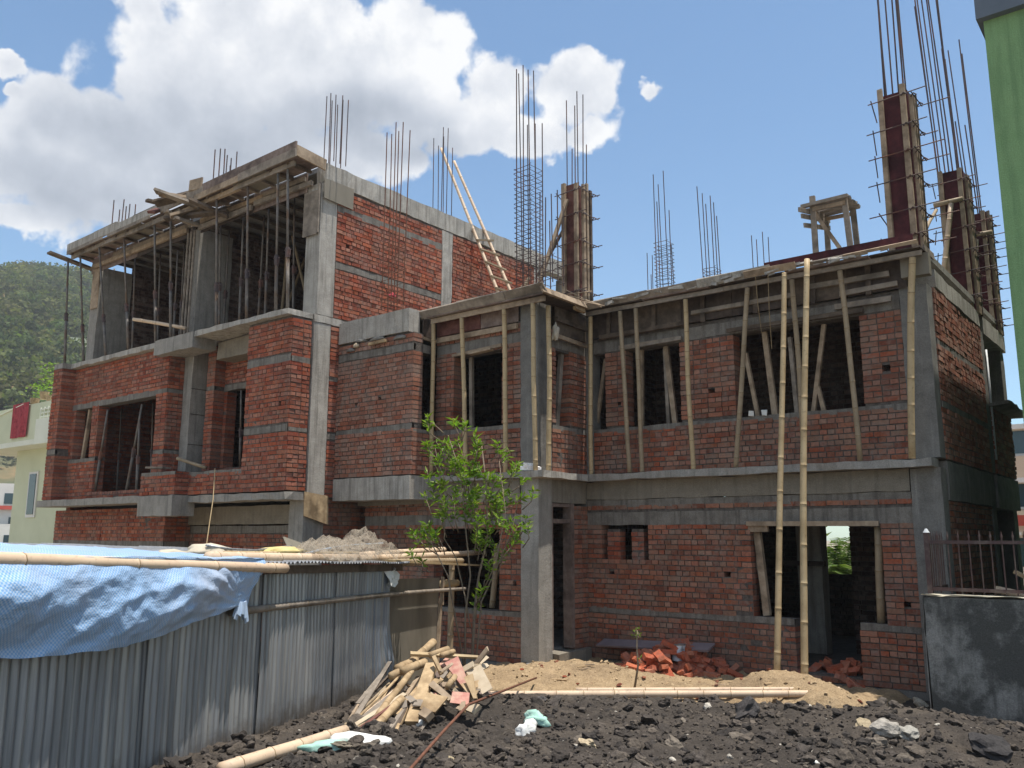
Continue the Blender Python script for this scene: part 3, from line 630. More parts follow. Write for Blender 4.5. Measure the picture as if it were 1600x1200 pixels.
rebar_at(1046, [272, 271, 330, 380, 280, 312], 6.04, Y=16.3, w=0.28, d=0.30, st=ztop(1046, 380, at(1046, 600, Y=16.3).x, 16.3), sp=0.085, lean=(-0.02, 0))
rebar_at(1121, [292, 310, 318, 335, 312, 300], 6.04, Y=16.3, w=0.24, d=0.30, st=ztop(1121, 416, at(1121, 600, Y=16.3).x, 16.3), sp=0.085, lean=(-0.02, 0))
rebar_at(1199, [368, 367, 370, 369], 6.04, Y=18.1, w=0.26, d=0.26)
rebar_at(1020, [395, 430, 398], 6.04, Y=18.1, w=0.08, d=0.08)
F2, F3, F4 = Vector((-3.02, 12.98, 5.97)), Vector((-2.96, 16.32, 5.78)), Vector((-2.96, 18.22, 5.78))
rebar(F2.x, F2.y, 6.0, [ztop(1390, q, F2.x, F2.y) for q in (-60, -80, -50, -90, -70, -40, -75, -55)], w=0.26, d=0.26, r=0.012, lean=(-0.004, 0))
rebar(F3.x, F3.y, 5.8, [ztop(1440, q, F3.x, F3.y) for q in (-40, -60, -50, -30, -70, -20, -45, 0)], w=0.26, d=0.26, r=0.013, lean=(-0.03, 0.0))
rebar(F4.x, F4.y, 5.8, [ztop(1505, q, F4.x, F4.y) for q in (70, 190, 66, 195, 80, 66, 200, 85)], w=0.26, d=0.26, r=0.013, lean=(-0.03, 0.0))
# ------------------------------------------------------------------ bamboo and timber poles
GB = 'bamboo props under the roof shuttering'
def pole_mesh(mb, p0, p1, r0, r1=None, node=0.36, n=9, seed=0, bend=0.012, nm=1):
    R = random.Random(seed); p0 = Vector(p0); p1 = Vector(p1); L = (p1-p0).length; r1 = r1 or r0
    d = (p1-p0)/L; sd = d.cross(Vector((0, 0, 1)))
    if sd.length < 0.05: sd = Vector((1, 0, 0))
    sd.normalize(); s2 = d.cross(sd)
    b1, b2, ph = R.uniform(-bend, bend), R.uniform(-bend, bend), R.uniform(0, 3)
    pts = []; rs = []; mis = []; q = R.uniform(0.05, node); st = [0.0]
    while q < L-0.06: st += [q-0.045, q-0.013, q-0.004, q+0.004, q+0.013, q+0.045]; q += node*R.uniform(0.85, 1.15)
    st.append(L)
    for i, s in enumerate(st):
        t = s/L; w = math.sin(math.pi*t); off = sd*(b1*L*w*0.5+0.004*math.sin(9*t+ph)) + s2*(b2*L*w*0.5)
        pts.append(p0+d*s+off); k = (i-1) % 6-1 if 0 < i < len(st)-1 else -1
        rs.append((r0+(r1-r0)*t)*(1.10 if k in (1, 2) else 1.0)); mis.append(nm if k == 1 else 0)
    mb.tube(pts, rs, n, 0, mis=mis)
def bamboo(label, p0, p1, r0=0.042, r1=None, group=GB, m='bamboo', name='bamboo_pole', cat='bamboo pole', seed=None, node=0.36, parent=None, bend=0.012):
    _seed[0] += 1; mb = MB(); pole_mesh(mb, p0, p1, r0, r1, node, seed=_seed[0] if seed is None else seed, bend=bend)
    o = mb.build(name, [m, 'bamboo_node'], parent, loc=p0, smooth=True)
    return tag(o, label, cat, group) if parent is None else o
def timber(label, p0, p1, w=0.07, t=0.06, m='plank_grey', group='timber struts inside the window holes', cat='timber strut', name='timber_strut', up=(0, 1, 0)):
    mb = MB(); mb.plank(p0, p1, w, t, up); o = mb.build(name, m, loc=p0); return tag(o, label, cat, group)
def PP(px, py, z, **k): q = at(px, py, **k); return Vector((q.x, q.y, z))
rw = [(923, 491, 923.5, 743, 'bamboo prop standing in the inner corner where the two fronts meet'), (969, 485, 984, 738, 'bamboo prop leaning just left of the narrow middle window hole'),
      (993.5, 482, 1003.5, 738, 'bamboo prop standing across the left edge of the narrow middle window hole'), (1071, 466, 1083.5, 733, 'bamboo prop before the plain brick between the narrow and wide window holes'),
      (1168.5, 461, 1150, 733, 'darker bamboo prop leaning at the left edge of the wide upper window hole'), (1237.6, 439.5, 1258, 730, 'bamboo prop between the two long ladder-like poles'),
      (1312, 422, 1344, 724, 'bamboo prop leaning at the right side of the wide upper window hole'), (1425.7, 402, 1425.7, 718, 'thick bamboo prop right beside the corner column of the right wing')]
for i, (a, b, c, d, lb) in enumerate(rw):
    bamboo(lb, PP(c, d, 3.05, Y=12.46), PP(a, b, 5.80, Y=12.37), 0.046 if i in (7,) else 0.038, m='bamboo_old' if i in (1, 2, 4, 5, 6) else 'bamboo')
for a, b, c, d, lb in [(677.5, 500, 673, 742, 'bamboo prop at the side opening of the projecting bay behind the tree'), (721.7, 492, 728, 740, 'bamboo prop in front of the left part of the middle window hole'),
                       (787.6, 487, 789.6, 732, 'bamboo prop at the right edge of the middle window hole'), (832.4, 471, 836.7, 727, 'knobbly bamboo prop in front of the streaked corner column')]:
    bamboo(lb, PP(c, d, 3.045, Y=11.12), PP(a, b, 5.80, Y=11.06), 0.040)
bamboo('bamboo prop standing at the outer corner of the ledge by the upper side hole', PP(857, 737, 3.05, X=-8.30), PP(857, 472, 5.80, X=-8.27), 0.042)
bamboo('left one of the two long pale poles leaning from the sand to the roof edge', at(1213, 1078, Z=0.02), at(1225.7, 427, Y=12.16), 0.045, 0.037, 'long poles leaning on the right wing', node=0.55)
bamboo('right and longer of the two long pale poles leaning from sand to roof edge', at(1257, 1078, Z=0.05), at(1261, 405, Y=12.14), 0.049, 0.040, 'long poles leaning on the right wing', node=0.5)
wt = 'timber strut '
for a, b, c, d, lb in [(947, 561, 931, 670, 'slanting in the narrow slit hole at the inner corner'), (1003, 541, 1003, 662, 'upright at the left jamb of the narrow middle window hole'),
                       (1040, 537, 1055.5, 661, 'leaning thick in the right half of the narrow middle window hole'), (1039, 546, 1045, 661, 'thin and dark behind the leaning one in the narrow middle window hole'),
                       (1165, 552, 1184.6, 651, 'thin, leaning low in the left end of the wide upper window hole'), (1194.6, 519, 1211.6, 648, 'thick, left of the two long poles in the wide upper window hole'),
                       (1234, 527, 1246, 647, 'dark one between the two long poles in the wide upper window hole'), (1288, 507, 1271, 645, 'leaning left beside the right long pole in the wide upper window hole'),
                       (1278, 604, 1288, 642, 'short stub crossing low in the wide upper window hole')]:
    timber(wt+lb, PP(c, d, 3.85, Y=12.84), at(a, b, Y=12.84), 0.085 if 'thick' in lb else 0.06, m='plank_grey' if 'dark' in lb else 'plank')
timber(wt+'in the small upper hole of the short return wall', PP(869, 668, 3.85, X=-8.55), at(877, 554, X=-8.55), 0.09, up=(1, 0, 0))
timber(wt+'standing alone inside the middle window hole', PP(737.5, 672, 3.80, Y=11.5), at(736.7, 555, Y=11.5), 0.07)
timber(wt+'leaning at the left jamb of the big ground floor hole', PP(1199.5, 962, 0.85, Y=12.82), at(1183, 827, Y=12.82), 0.10, 0.08, 'plank')
timber(wt+'thin, at the far left edge of the big ground floor hole', PP(1199, 962, 0.85, Y=12.88), at(1174, 832, Y=12.88), 0.04, 0.04)
bamboo('grey pole standing at the right jamb of the big ground floor hole', PP(1377, 976, 0.84, Y=12.82), at(1372, 823, Y=12.82), 0.055, m='bamboo_old', group='timber struts inside the window holes')
mb = MB(); mb.plank(at(1168, 818, Y=12.70), at(1374, 818, Y=12.70), 0.10, 0.07, (0, 0, 1)); mb.plank(at(1170, 826, Y=12.72), at(1200, 826, Y=12.72), 0.06, 0.10); mb.build('lintel_board', 'plank', B)
bamboo('bamboo prop behind the tree in the lower middle window hole', PP(769, 945, 0.82, Y=11.5), at(777, 850, Y=11.5), 0.05, m='bamboo_old', group='timber struts inside the window holes')
for (a, b, c, d, lb, kind) in [(122, 645, 116, 707, 'left rough stick in the small window hole of the left block', 0), (141.7, 640, 129, 717, 'right rough stick in the small window hole of the left block', 0)]:
    timber(lb, PP(c, d, 3.79, Y=9.75), at(a, b, Y=9.75), 0.08, 0.07, 'plank')
# ------------------------------------------------------------------ steel props
def steel_prop(label, p0, p1, group, r=0.030, collar=0.45):
    p0 = Vector(p0); p1 = Vector(p1); d = p1-p0; t = thing('steel_prop', label, 'steel prop', p0, group)
    c = p0+d*collar
    mb = MB(); mb.tube([p0, c], r, 8); mb.build('outer_tube', 'steel_prop', t, smooth=True)
    mb = MB(); mb.tube([c, p1], r*0.74, 8); mb.build('inner_tube', 'steel_prop', t, smooth=True)
    mb = MB(); u = d.normalized(); mb.tube([c-u*0.10, c-u*0.10+u*0.2], r*1.32, 8); mb.tube([c+Vector((-0.08, -0.02, 0.05)), c+Vector((0.09, 0.01, 0.05))], 0.009, 5)
    mb.tube([c+Vector((0.08, 0, 0.05)), c+Vector((0.08, 0, -0.07))], 0.008, 5); mb.build('collar', 'rebar', t)
    mb = MB(); mb.box(p0-Vector((.06, .06, 0)), p0+Vector((.06, .06, .01))); mb.build('base_plate', 'steel_prop', t)
    return t
GS = 'steel props holding the top storey shuttering'
front = [(126, 386, 131, 563), (156, 370, 165.7, 554), (194, 358, 201, 544), (242, 340, 244, 525), (266, 346, 267.4, 519), (339, 300, 338.6, 506), (387.8, 279, 385.7, 494), (435, 259, 431, 484), (450, 252, 449.6, 481)]
ORD = ['first', 'second', 'third', 'fourth', 'fifth', 'sixth', 'seventh', 'eighth', 'ninth', 'tenth', 'eleventh', 'twelfth']
steel_prop('leftmost steel prop, standing on the small brick pilaster against the hillside', PP(101.4, 566, 6.14, Y=9.45), PP(106.6, 406, 8.88, Y=9.48), GS, 0.034)
for i, (a, b, c, d) in enumerate(front):
    steel_prop('%s steel prop from the left in the front row on the open upper slab edge' % ORD[i], PP(c, d, 6.13, Y=9.6), PP(a, b, 9.04, Y=9.56), GS, 0.032, 0.3+0.03*(i % 5))
inner_p = [(178.7, 420, 173.6, 551), (211, 401, 208, 544), (251, 392, 248, 523), (278, 392, 273, 509), (289, 374, 282.5, 506), (380.5, 337, 374.7, 497), (413, 337, 404, 490), (420, 327, 415, 488), (460, 306, 460, 475), (345, 345, 344, 500), (358, 360, 350, 498)]
for i, (a, b, c, d) in enumerate(inner_p):
    Yb = 10.35 if i % 2 else 10.75
    steel_prop('%s thin dark prop from the left behind the front row in the open upper storey' % ORD[i], PP(c, d, 6.12, Y=Yb), at(a, b, Y=Yb), 'props standing further inside the upper storey', 0.028)
R = random.Random(5)
for k in range(12):
    x = -21+k*0.66; bamboo('slim pole lost in the dark depth of the open upper storey', (x, 11.6+1.6*R.random(), 6.12), (x+R.uniform(-.15, .15), 11.7+1.6*R.random(), 8.8), 0.035, group='slim poles deep inside the upper storey', m='bamboo_old')
for a, b, c, d, lb in [(168.6, 640, 147, 778, 'steel prop leaning at the left edge of the large hole in the left block'), (190, 636, 183, 760, 'thin upright prop in the large hole of the left block'),
                       (222, 632, 197, 775, 'thick prop leaning in the middle of the large hole of the left block'), (218, 660, 214, 760, 'short upright prop behind the thick leaning one in the large hole'), (239, 630, 236, 764, 'prop close to the right jamb of the large hole in the left block')]:
    y = 9.72 if 'lean' in lb else 10.3
    steel_prop(lb, PP(c, d, 2.96 if y < 10 else 2.9, Y=y), at(a, b, Y=y), 'props in the first floor hole of the left block', 0.034 if 'thick' in lb or 'lean' in lb else 0.022)
steel_prop('thin prop in the slim window hole beside the tall brick panel', PP(375.5, 722, 3.38, Y=10.5), at(377, 610, Y=10.5), 'props in the first floor hole of the left block', 0.028)
bamboo('pale bamboo stick poking out level from the open upper storey of the left block', at(209, 499, Y=9.3), at(290, 513, Y=9.75), 0.04, group='loose poles on the left block', m='bamboo_pale')
bamboo('grey stick lying across the low parapet of the left block', at(277, 716, Y=9.5), at(322, 731, Y=9.75), 0.035, group='loose poles on the left block', m='bamboo_old')
mb = MB(); mb.obox(at(247, 731, Y=9.42), (0.5, 0.22, 0.04), (0, 0.03, 0.2)); tag(mb.build('loose_board', 'plank_grey', loc=at(247, 731, Y=9.42)), 'short grey board lying on the low parapet of the left block', 'board')
# ------------------------------------------------------------------ shuttering of the left block roof
L = thing('roof_shuttering', 'timber and ply shuttering overhanging the top storey of the left block', 'shuttering', (-17, 9.8, 9.0), 'shuttering round the roof edges')
R = random.Random(8)
for i, (a, b, m_, dz) in enumerate([(-13.8, -12.82, 'ply_brown', 0.01), (-14.9, -13.82, 'ply_stained', 0.0), (-16.3, -14.92, 'ply_brown', 0.0), (-17.3, -16.32, 'plank_dark', -0.02), (-18.5, -17.32, 'ply_brown', 0.01), (-19.8, -18.52, 'ply_stained', 0.0), (-20.9, -19.82, 'ply_brown', 0.0), (-22.1, -20.92, 'ply_brown', -.01)]):
    mb = MB(); mb.box((a, 9.47, 9.07+dz), (b, 10.04, 9.093+dz), j=0.006, rnd=R); mb.build('soffit_panel', m_, L)
for a, b, z0, z1, m_, y in [(-14.7, -12.8, 9.18, 9.37, 'ply_brown', 9.46), (-16.0, -14.6, 9.16, 9.35, 'ply_brown', 9.45), (-17.6, -15.9, 9.10, 9.27, 'plank_grey', 9.44), (-19.6, -17.5, 9.12, 9.30, 'concrete_light', 9.45), (-22.1, -19.5, 9.12, 9.33, 'concrete_light', 9.46), (-18.9, -17.2, 9.25, 9.36, 'plank_dark', 9.5),
                            (-14.6, -12.75, 9.04, 9.20, 'plank_grey', 9.42), (-16.2, -14.5, 9.02, 9.15, 'plank', 9.42), (-19.9, -18.0, 9.03, 9.11, 'plank_grey', 9.41), (-22.0, -20.2, 9.03, 9.11, 'plank_grey', 9.42), (-20.8, -19.7, 9.28, 9.38, 'plank_grey', 9.5)]:
    mb = MB(); mb.plank((a, y, (z0+z1)/2-0.012), (b, y, (z0+z1)/2+0.012), z1-z0, 0.035, (0, 1, 0), rnd=R); mb.build('edge_board', m_, L)
mb = MB(); mb.plank((-12.79, 9.46, 9.20), (-12.765, 10.14, 9.13), 0.035, 0.22, (0, 0, 1)); mb.build('edge_board', 'plank', L)
mb = MB(); mb.plank((-22.12, 9.47, 9.2), (-22.12, 10.3, 9.1), 0.03, 0.2, (0, 0, 1)); mb.build('edge_board', 'ply_red', L)
mb = MB(); mb.plank((-22.12, 9.02, 9.0), (-22.1, 10.3, 8.80), 0.20, 0.05); mb.build('bearer', 'plank_dark', L)
for a, b, y, z in [(-14.9, -12.95, 9.54, 8.99), (-17.0, -14.7, 9.56, 8.985), (-19.4, -16.9, 9.54, 8.99), (-22.0, -19.2, 9.55, 8.99), (-14.85, -13.0, 10.0, 8.80), (-16.9, -14.9, 9.99, 8.73), (-21.8, -17.4, 10.0, 8.80), (-16.9, -14.6, 10.03, 8.90), (-20.8, -17.3, 10.03, 8.92), (-14.7, -13.25, 10.04, 8.94)]:
    mb = MB(); mb.plank((a, y, z), (b, y+R.uniform(-.02, .02), z+R.uniform(-.02, .02)), 0.06, 0.10, j=0.008, rnd=R); mb.build('bearer', R.choice(['plank', 'plank_grey', 'plank_grey']), L)
for a, b, m_ in [(-22.0, -19.7, 'ply_brown'), (-19.68, -17.35, 'ply_dark'), (-16.95, -15.0, 'ply_dark'), (-14.98, -13.24, 'ply_brown')]:
    mb = MB(); mb.box((a, 10.07, 8.66), (b, 10.095, 9.065), j=.005, rnd=R); mb.build('side_panel', m_, L)
for k in range(17):
    x = -21.9+k*0.55; mb = MB(); mb.plank((x, 9.5, 9.035), (x+R.uniform(-.05, .05), 10.05, 9.035), 0.07, 0.05, j=0.005, rnd=R); mb.build('joist', R.choice(['plank_dark', 'plank_grey']), L)
for k in range(15):
    x = -21.6+k*0.57; mb = MB(); mb.plank((x, 10.3, 9.0), (x+R.uniform(-.05, .05), 13.4, 9.0), 0.08, 0.08, j=0.005, rnd=R); mb.build('joist', 'plank_dark', L)
mess = [(247, 298, 306, 322, 0.12, 'plank_grey'), (252, 303, 300, 312, 0.10, 'plank'), (233, 313, 262, 322, 0.09, 'plank_dark'), (246, 318, 310, 300, 0.14, 'plank_dark'), (270, 338, 312, 325, 0.10, 'plank'), (276, 340, 305, 352, 0.08, 'plank_grey'),
        (240, 332, 262, 320, 0.13, 'ply_red'), (262, 342, 352, 330, 0.08, 'plank_dark'), (300, 312, 352, 338, 0.10, 'plank_dark'), (262, 330, 290, 345, 0.10, 'plank_grey')]
for i, (a, b, c, d, w, m_) in enumerate(mess):
    mb = MB(); mb.plank(at(a-4, b, Y=9.0+0.04*i), at(c+4, d, Y=9.55+0.04*i), w*1.5, 0.06, (0, 0.3, 1), rnd=R); mb.build('projecting_board', m_, L)
mb = MB(); mb.obox(at(306, 288, Y=9.42), (0.42, 0.03, 0.24), (0, 0.05, 0.1)); mb.build('projecting_board', 'plank', L)
mb = MB(); mb.box((-13.26, 10.05, 7.72), (-12.86, 10.075, 8.62), j=0.01, rnd=R); mb.box((-12.84, 10.045, 7.75), (-12.81, 10.085, 8.76)); mb.build('column_board', 'plank_grey', L)
mb = MB(); mb.box((XS+0.035, 10.12, 8.44), (XS+0.06, 10.86, 8.86), j=0.015, rnd=R); mb.build('column_board', 'ply_stained', L)
mb = MB(); mb.box((-21.9, 10.06, 7.7), (-21.55, 10.085, 8.75)); mb.build('column_board', 'plank', L)
for dx in (-0.06, 0.07, 0.2):
    mb = MB(); mb.tube([(-17.25+dx, 9.98, 6.14+.9*abs(dx)), (-17.22+dx, 9.97, 8.7)], 0.026, 6); mb.build('column_batten', 'plank_grey', L)
# hanging ply piece at the foot of the corner pier
mb = MB(); q = [at(476, 768, X=-12.76), at(513, 775, X=-12.72), at(513, 820, X=-12.70), at(475, 806, X=-12.76)]
mb.add(q+[v+Vector((-0.02, 0, 0)) for v in q], MB.BF); tag(mb.build('hanging_board', 'offcut', loc=q[0]), 'torn brown board hanging at the foot of the pale corner pier', 'board')
# ------------------------------------------------------------------ shuttering of the middle block and the right wing
S2 = thing('roof_shuttering', 'ply deck edge and boards over the middle window beside the bay', 'shuttering', (-9.7, 11.1, 5.9), 'shuttering round the roof edges')
for a, b, m_ in [(-10.75, -9.6, 'ply_brown'), (-9.58, -8.12, 'ply_brown')]:
    mb = MB(); mb.box((a, 10.96, 5.90), (b, YM-0.02, 5.925), j=0.005, rnd=R); mb.build('soffit_panel', m_, S2)
mb = MB(); mb.box((-8.44, 11.0, 5.895), (-8.12, YF-0.35, 5.92), j=0.005, rnd=R); mb.build('soffit_panel', 'ply_dark', S2)
for a, b, y, z, w in [(-10.9, -9.75, 10.95, 5.965, 0.17), (-9.95, -8.9, 10.92, 5.985, 0.16), (-9.1, -8.08, 10.95, 5.98, 0.18)]:
    mb = MB(); mb.plank((a, y, z), (b, y+0.01, z+0.02), w, 0.035, (0, 0.75, 0.6), j=0.01, rnd=R); mb.build('edge_board', 'plank_grey', S2)
mb = MB(); mb.plank((-8.10, 10.92, 5.97), (-8.12, 12.40, 5.965), 0.13, 0.04, (1, 0, 0.5), j=0.01, rnd=R); mb.build('edge_board', 'plank', S2)
mb = MB(); mb.plank((-8.14, 11.9, 5.89), (-8.14, 12.2, 5.88), 0.1, 0.06, (1, 0, 0.2)); mb.build('edge_board', 'offcut', S2)
for a, b, y, z in [(-10.7, -8.15, 11.06, 5.85), (-10.7, -8.85, 11.22, 5.52)]:
    mb = MB(); mb.plank((a, y, z), (b, y, z), 0.06, 0.09, j=0.006, rnd=R); mb.build('bearer', 'plank', S2)
for a, b, m_ in [(-10.74, -9.7, 'ply_red'), (-9.68, -8.84, 'ply_brown')]:
    mb = MB(); mb.box((a, YM-0.045, 5.60), (b, YM-0.021, 5.89), j=0.004, rnd=R); mb.build('side_panel', m_, S2)
mb = MB(); mb.plank((-10.35, YM-0.03, 5.20), (-9.2, YM-0.03, 5.24), 0.07, 0.05, j=0.008, rnd=R); mb.plank((-9.9, YM-0.08, 5.16), (-9.4, YM-0.06, 5.19), 0.12, 0.03); mb.build('lintel_board', 'plank', S2)
mb = MB(); mb.obox(at(655, 492, Z=6.0), (0.42, 0.16, 0.09), (0.05, -0.1, 0.5)); mb.build('edge_board', 'offcut', S2)
mb = MB(); mb.box((XB-0.09, YB+0.3, 5.58), (XB-0.07, YM-0.03, 5.93)); mb.build('side_panel', 'ply_dark', S2)
mb = MB(); mb.plank((XB-0.06, YB+0.02, 5.55), (XB-0.05, YB+0.62, 5.52), 0.06, 0.05); mb.build('bearer', 'plank', S2)
mb = MB(); mb.box((-8.42, 11.7, 5.42), (-8.40, YF-0.06, 5.9)); mb.build('side_panel', 'plank_dark', S2)
for z, m_ in [(5.36, 'plank'), (5.66, 'plank_dark')]:
    mb = MB(); mb.plank((-8.36, 11.68, z), (-8.37, YF-0.1, z-0.02), 0.05, 0.07); mb.build('bearer', m_, S2)
S3 = thing('roof_shuttering', 'long ragged shuttering along the roof edge of the right wing with maroon board', 'shuttering', (-5.5, 12.4, 5.9), 'shuttering round the roof edges')
x = -8.25; k = 0
while x < -2.75:
    e = min(x+1.22, -2.68); mb = MB(); mb.box((x, 12.26, 5.895), (e-0.012, YF-0.03, 5.92), j=0.006, rnd=R); mb.build('soffit_panel', ['ply_dark', 'ply_brown'][k % 2], S3); x += 1.22; k += 1
for a, b, z, w, m_, y in [(-8.3, -6.9, 5.965, 0.12, 'plank_grey', 12.24), (-7.1, -5.9, 5.975, 0.11, 'plank_grey', 12.25), (-6.0, -4.8, 5.98, 0.13, 'concrete_light', 12.24), (-5.2, -4.4, 5.955, 0.10, 'plank', 12.2),
                        (-3.7, -2.72, 5.96, 0.06, 'plank', 12.21), (-4.95, -3.7, 5.95, 0.05, 'plank_grey', 12.23)]:
    mb = MB(); mb.plank((a, y, z), (b, y, z+0.012), w, 0.04, (0, 0.8, 0.5), j=0.012, rnd=R); mb.build('edge_board', m_, S3)
mb = MB(); mb.plank((-4.9, 12.27, 6.04), (-2.78, 12.27, 6.045), 0.13, 0.02, (0, 1, 0), j=0.002, rnd=R); mb.build('edge_board', 'maroon', S3)['label'] = 'dark maroon faced edge board'
for a, b, y, z in [(-8.2, -5.6, 12.36, 5.85), (-5.7, -2.7, 12.36, 5.85), (-8.1, -6.4, 12.60, 5.46), (-3.9, -3.1, 12.6, 5.52), (-5.7, -3.6, 12.62, 5.235), (-7.7, -6.5, 12.62, 5.22), (-6.3, -4.6, 12.60, 5.62), (-4.4, -3.2, 12.58, 5.70), (-4.0, -3.2, 12.62, 5.34)]:
    mb = MB(); mb.plank((a, y, z), (b, y-0.01, z+R.uniform(-.015, .015)), 0.05, 0.07, j=0.008, rnd=R); mb.build('bearer', 'plank_grey' if y < 12.5 else R.choice(['plank_dark', 'plank_grey']), S3)
x = -8.3; k = 0
while x < -3.0:
    e = min(x+0.9, -2.98); mb = MB(); mb.box((x, 12.63, 5.47), (e-0.01, 12.655, 5.89), j=0.005, rnd=R); mb.build('side_panel', ['ply_dark', 'plank_dark', 'ply_dark'][k % 3], S3); x += 0.9; k += 1
for x in (-7.9, -7.0, -6.1, -5.2, -4.3, -3.5):
    mb = MB(); mb.plank((x, 12.60, 5.44), (x+0.01, 12.60, 5.88), 0.07, 0.04, (0, 1, 0)); mb.build('batten', 'plank_dark', S3)
mb = MB(); mb.box((-3.02, 12.50, 5.57), (-2.66, 12.62, 5.885), j=0.006, rnd=R); mb.build('side_panel', 'ply_stained', S3)
mb = MB(); mb.box((-2.71, 12.5, 5.9), (-2.69, 13.05, 6.0), j=0.008, rnd=R); mb.build('edge_board', 'plank_grey', S3)
# dribbles of cement and string along the edge
for k in range(26):
    mb = MB(); x = R.uniform(-7.8, -3.0); mb.obox((x, 12.21+R.uniform(-.02, .02), 5.93+R.uniform(-.03, .05)), (R.uniform(.06, .3), .03, R.uniform(.015, .05)), (0, R.uniform(-.2, .2), 0), j=0.012, rnd=R); mb.build('cement_dribble', 'concrete_light', S3)
for a, b, c, d in [(1180, 428, 1190, 520), (1200, 428, 1206, 545)]:
    mb = MB(); mb.tube([at(a, b, Y=12.2), at((a+c)/2-1, (b+d)/2, Y=12.3), at(c, d, Y=12.55)], 0.006, 4); mb.build('hanging_string', 'wire', S3)
# ------------------------------------------------------------------ column shuttering boxes
def column_form(label, c, z1, w=0.36, rods=5, m='ply_red', rodlen=0.5, seed=0, lev=None):
    R = random.Random(seed); x, y, z0 = c; t = thing('column_shuttering', label, 'column shuttering', c, 'column shuttering boxes')
    h = w/2
    for a, b, mm in [((x-h, y-h-0.018, z0), (x+h, y-h, z1-R.uniform(0, .1)), m), ((x-h, y+h, z0), (x+h, y+h+0.018, z1-.05), m), ((x+h, y-h-0.018, z0), (x+h+0.018, y+h+0.018, z1-R.uniform(0, .1)), m), ((x-h-0.018, y-h-.018, z0), (x-h, y+h+.018, z1-.04), m)]:
        mb = MB(); mb.box(a, b, j=0.003, rnd=R); mb.build('form_panel', mm, t)
    mb = MB(); mb.box((x-h, y-h, z0), (x+h, y+h, z1-0.14)); mb.build('fresh_concrete', 'concrete_dark', t)
    for sx, sy in [(-1, -1), (1, -1), (0.1, -1)]:
        if sx == 0.1: continue
        mb = MB(); mb.box((x+sx*(h-0.035)-0.035, y-h-0.075, z0), (x+sx*(h-0.035)+0.035, y-h-0.020, z1+R.uniform(-.05, .07)), j=0.006, rnd=R); mb.build('batten', 'plank', t)
    for sy in (-0.75, 0.0, 0.75):
        mb = MB(); mb.box((x+h+0.020, y+sy*(h-.03)-0.03, z0), (x+h+0.07, y+sy*(h-.03)+0.03, z1+R.uniform(-.16, .03)), j=0.006, rnd=R); mb.build('batten', 'plank' if sy < 0.5 else 'plank_dark', t)
    n = rods
    for i in range(n):
        z = z0+(z1-z0)*(0.10+0.82*i/(n-1))+R.uniform(-.04, .04)
        mb = MB(); e = h+0.09
        l0, l1 = R.uniform(0.1, rodlen), R.uniform(0.1, rodlen)
        mb.tube([(x-e-l0*0.4, y-e, z-0.02), (x+e+l1, y-e+0.02, z+0.03)], 0.009, 5); mb.tube([(x-e-0.05, y+e, z), (x+e+R.uniform(.05, rodlen), y+e, z+.02)], 0.009, 5)
        mb.tube([(x+e, y-e-R.uniform(.02, .1), z-.01), (x+e, y+e+.05, z+.02)], 0.008, 5); mb.tube([(x-e, y-e-.02, z+.02), (x-e-R.uniform(.05, .2), y+e+R.uniform(.1, .35), z-.01)], 0.009, 5)
        for q in ((x+h-0.02, y-e), (x+e, y-h+.02), (x+e, y+h)):
            mb.tube([(q[0]-.035, q[1], z-.02), (q[0]+.01, q[1]-.03, z+.01), (q[0]+.04, q[1]+.01, z-.01)], 0.011, 5)
        mb.build('tie_rod', 'rebar', t)
    return t
column_form('column shuttering box standing where the middle and right roofs meet', (F1.x, F1.y, 6.03), ztop(903, 292, F1.x, F1.y), 0.34, 5, 'ply_red', 0.12, 1)
column_form('tallest column shuttering box on the near roof corner of the right wing', (F2.x, F2.y, F2.z), ztop(1400, 146, F2.x, F2.y), 0.38, 6, 'maroon', 0.4, 2)
column_form('second column shuttering box along the right side with a pole strapped to it', (F3.x, F3.y, F3.z), ztop(1490, 272, F3.x, F3.y), 0.38, 6, 'maroon', 0.35, 3)
column_form('farthest column shuttering box along the right side roof', (F4.x, F4.y, F4.z), ztop(1535, 338, F4.x, F4.y), 0.38, 7, 'maroon', 0.5, 4)
GBr = 'braces of the column shuttering'
bamboo('pale pole bracing the second column shuttering on the right side', at(1474, 428, Y=15.9), at(1486, 318, Y=16.0), 0.045, m='bamboo_pale', group=GBr)
bamboo('short level pole tied across the second column shuttering', at(1459, 321, Y=16.0), at(1504, 310, Y=16.0), 0.04, m='bamboo_old', group=GBr)
bamboo('short level pole tied across the farthest column shuttering', at(1520, 368, Y=17.9), at(1550, 362, Y=17.9), 0.04, m='bamboo_old', group=GBr)
bamboo('pale pole bracing the farthest column shuttering', at(1523, 420, Y=17.8), at(1526, 375, Y=17.9), 0.04, m='bamboo_pale', group=GBr)
bamboo('dark pole bracing between the first and second column shuttering', at(1446, 358, Y=14.6), at(1463, 328, Y=16.0), 0.03, m='bamboo_old', group=GBr)
timber('upper slanting plank bracing the column shuttering where the roofs meet', at(843, 440, Y=F1.y-0.6), at(886, 312, Y=F1.y-0.25), 0.07, 0.04, 'plank', GBr, 'brace', 'brace_plank')
timber('lower dark plank bracing the column shuttering where the roofs meet', at(840, 432, Y=F1.y-0.3), at(884, 352, Y=F1.y-0.1), 0.05, 0.04, 'plank_dark', GBr, 'brace', 'brace_plank')
timber('pale stub leaning at the foot of the tallest rebar cage', at(806, 462, Y=11.6), at(828, 434, Y=11.7), 0.06, 0.04, 'plank', GBr, 'brace', 'brace_plank')
mb = MB(); q = at(884, 455, Y=F1.y-.2)
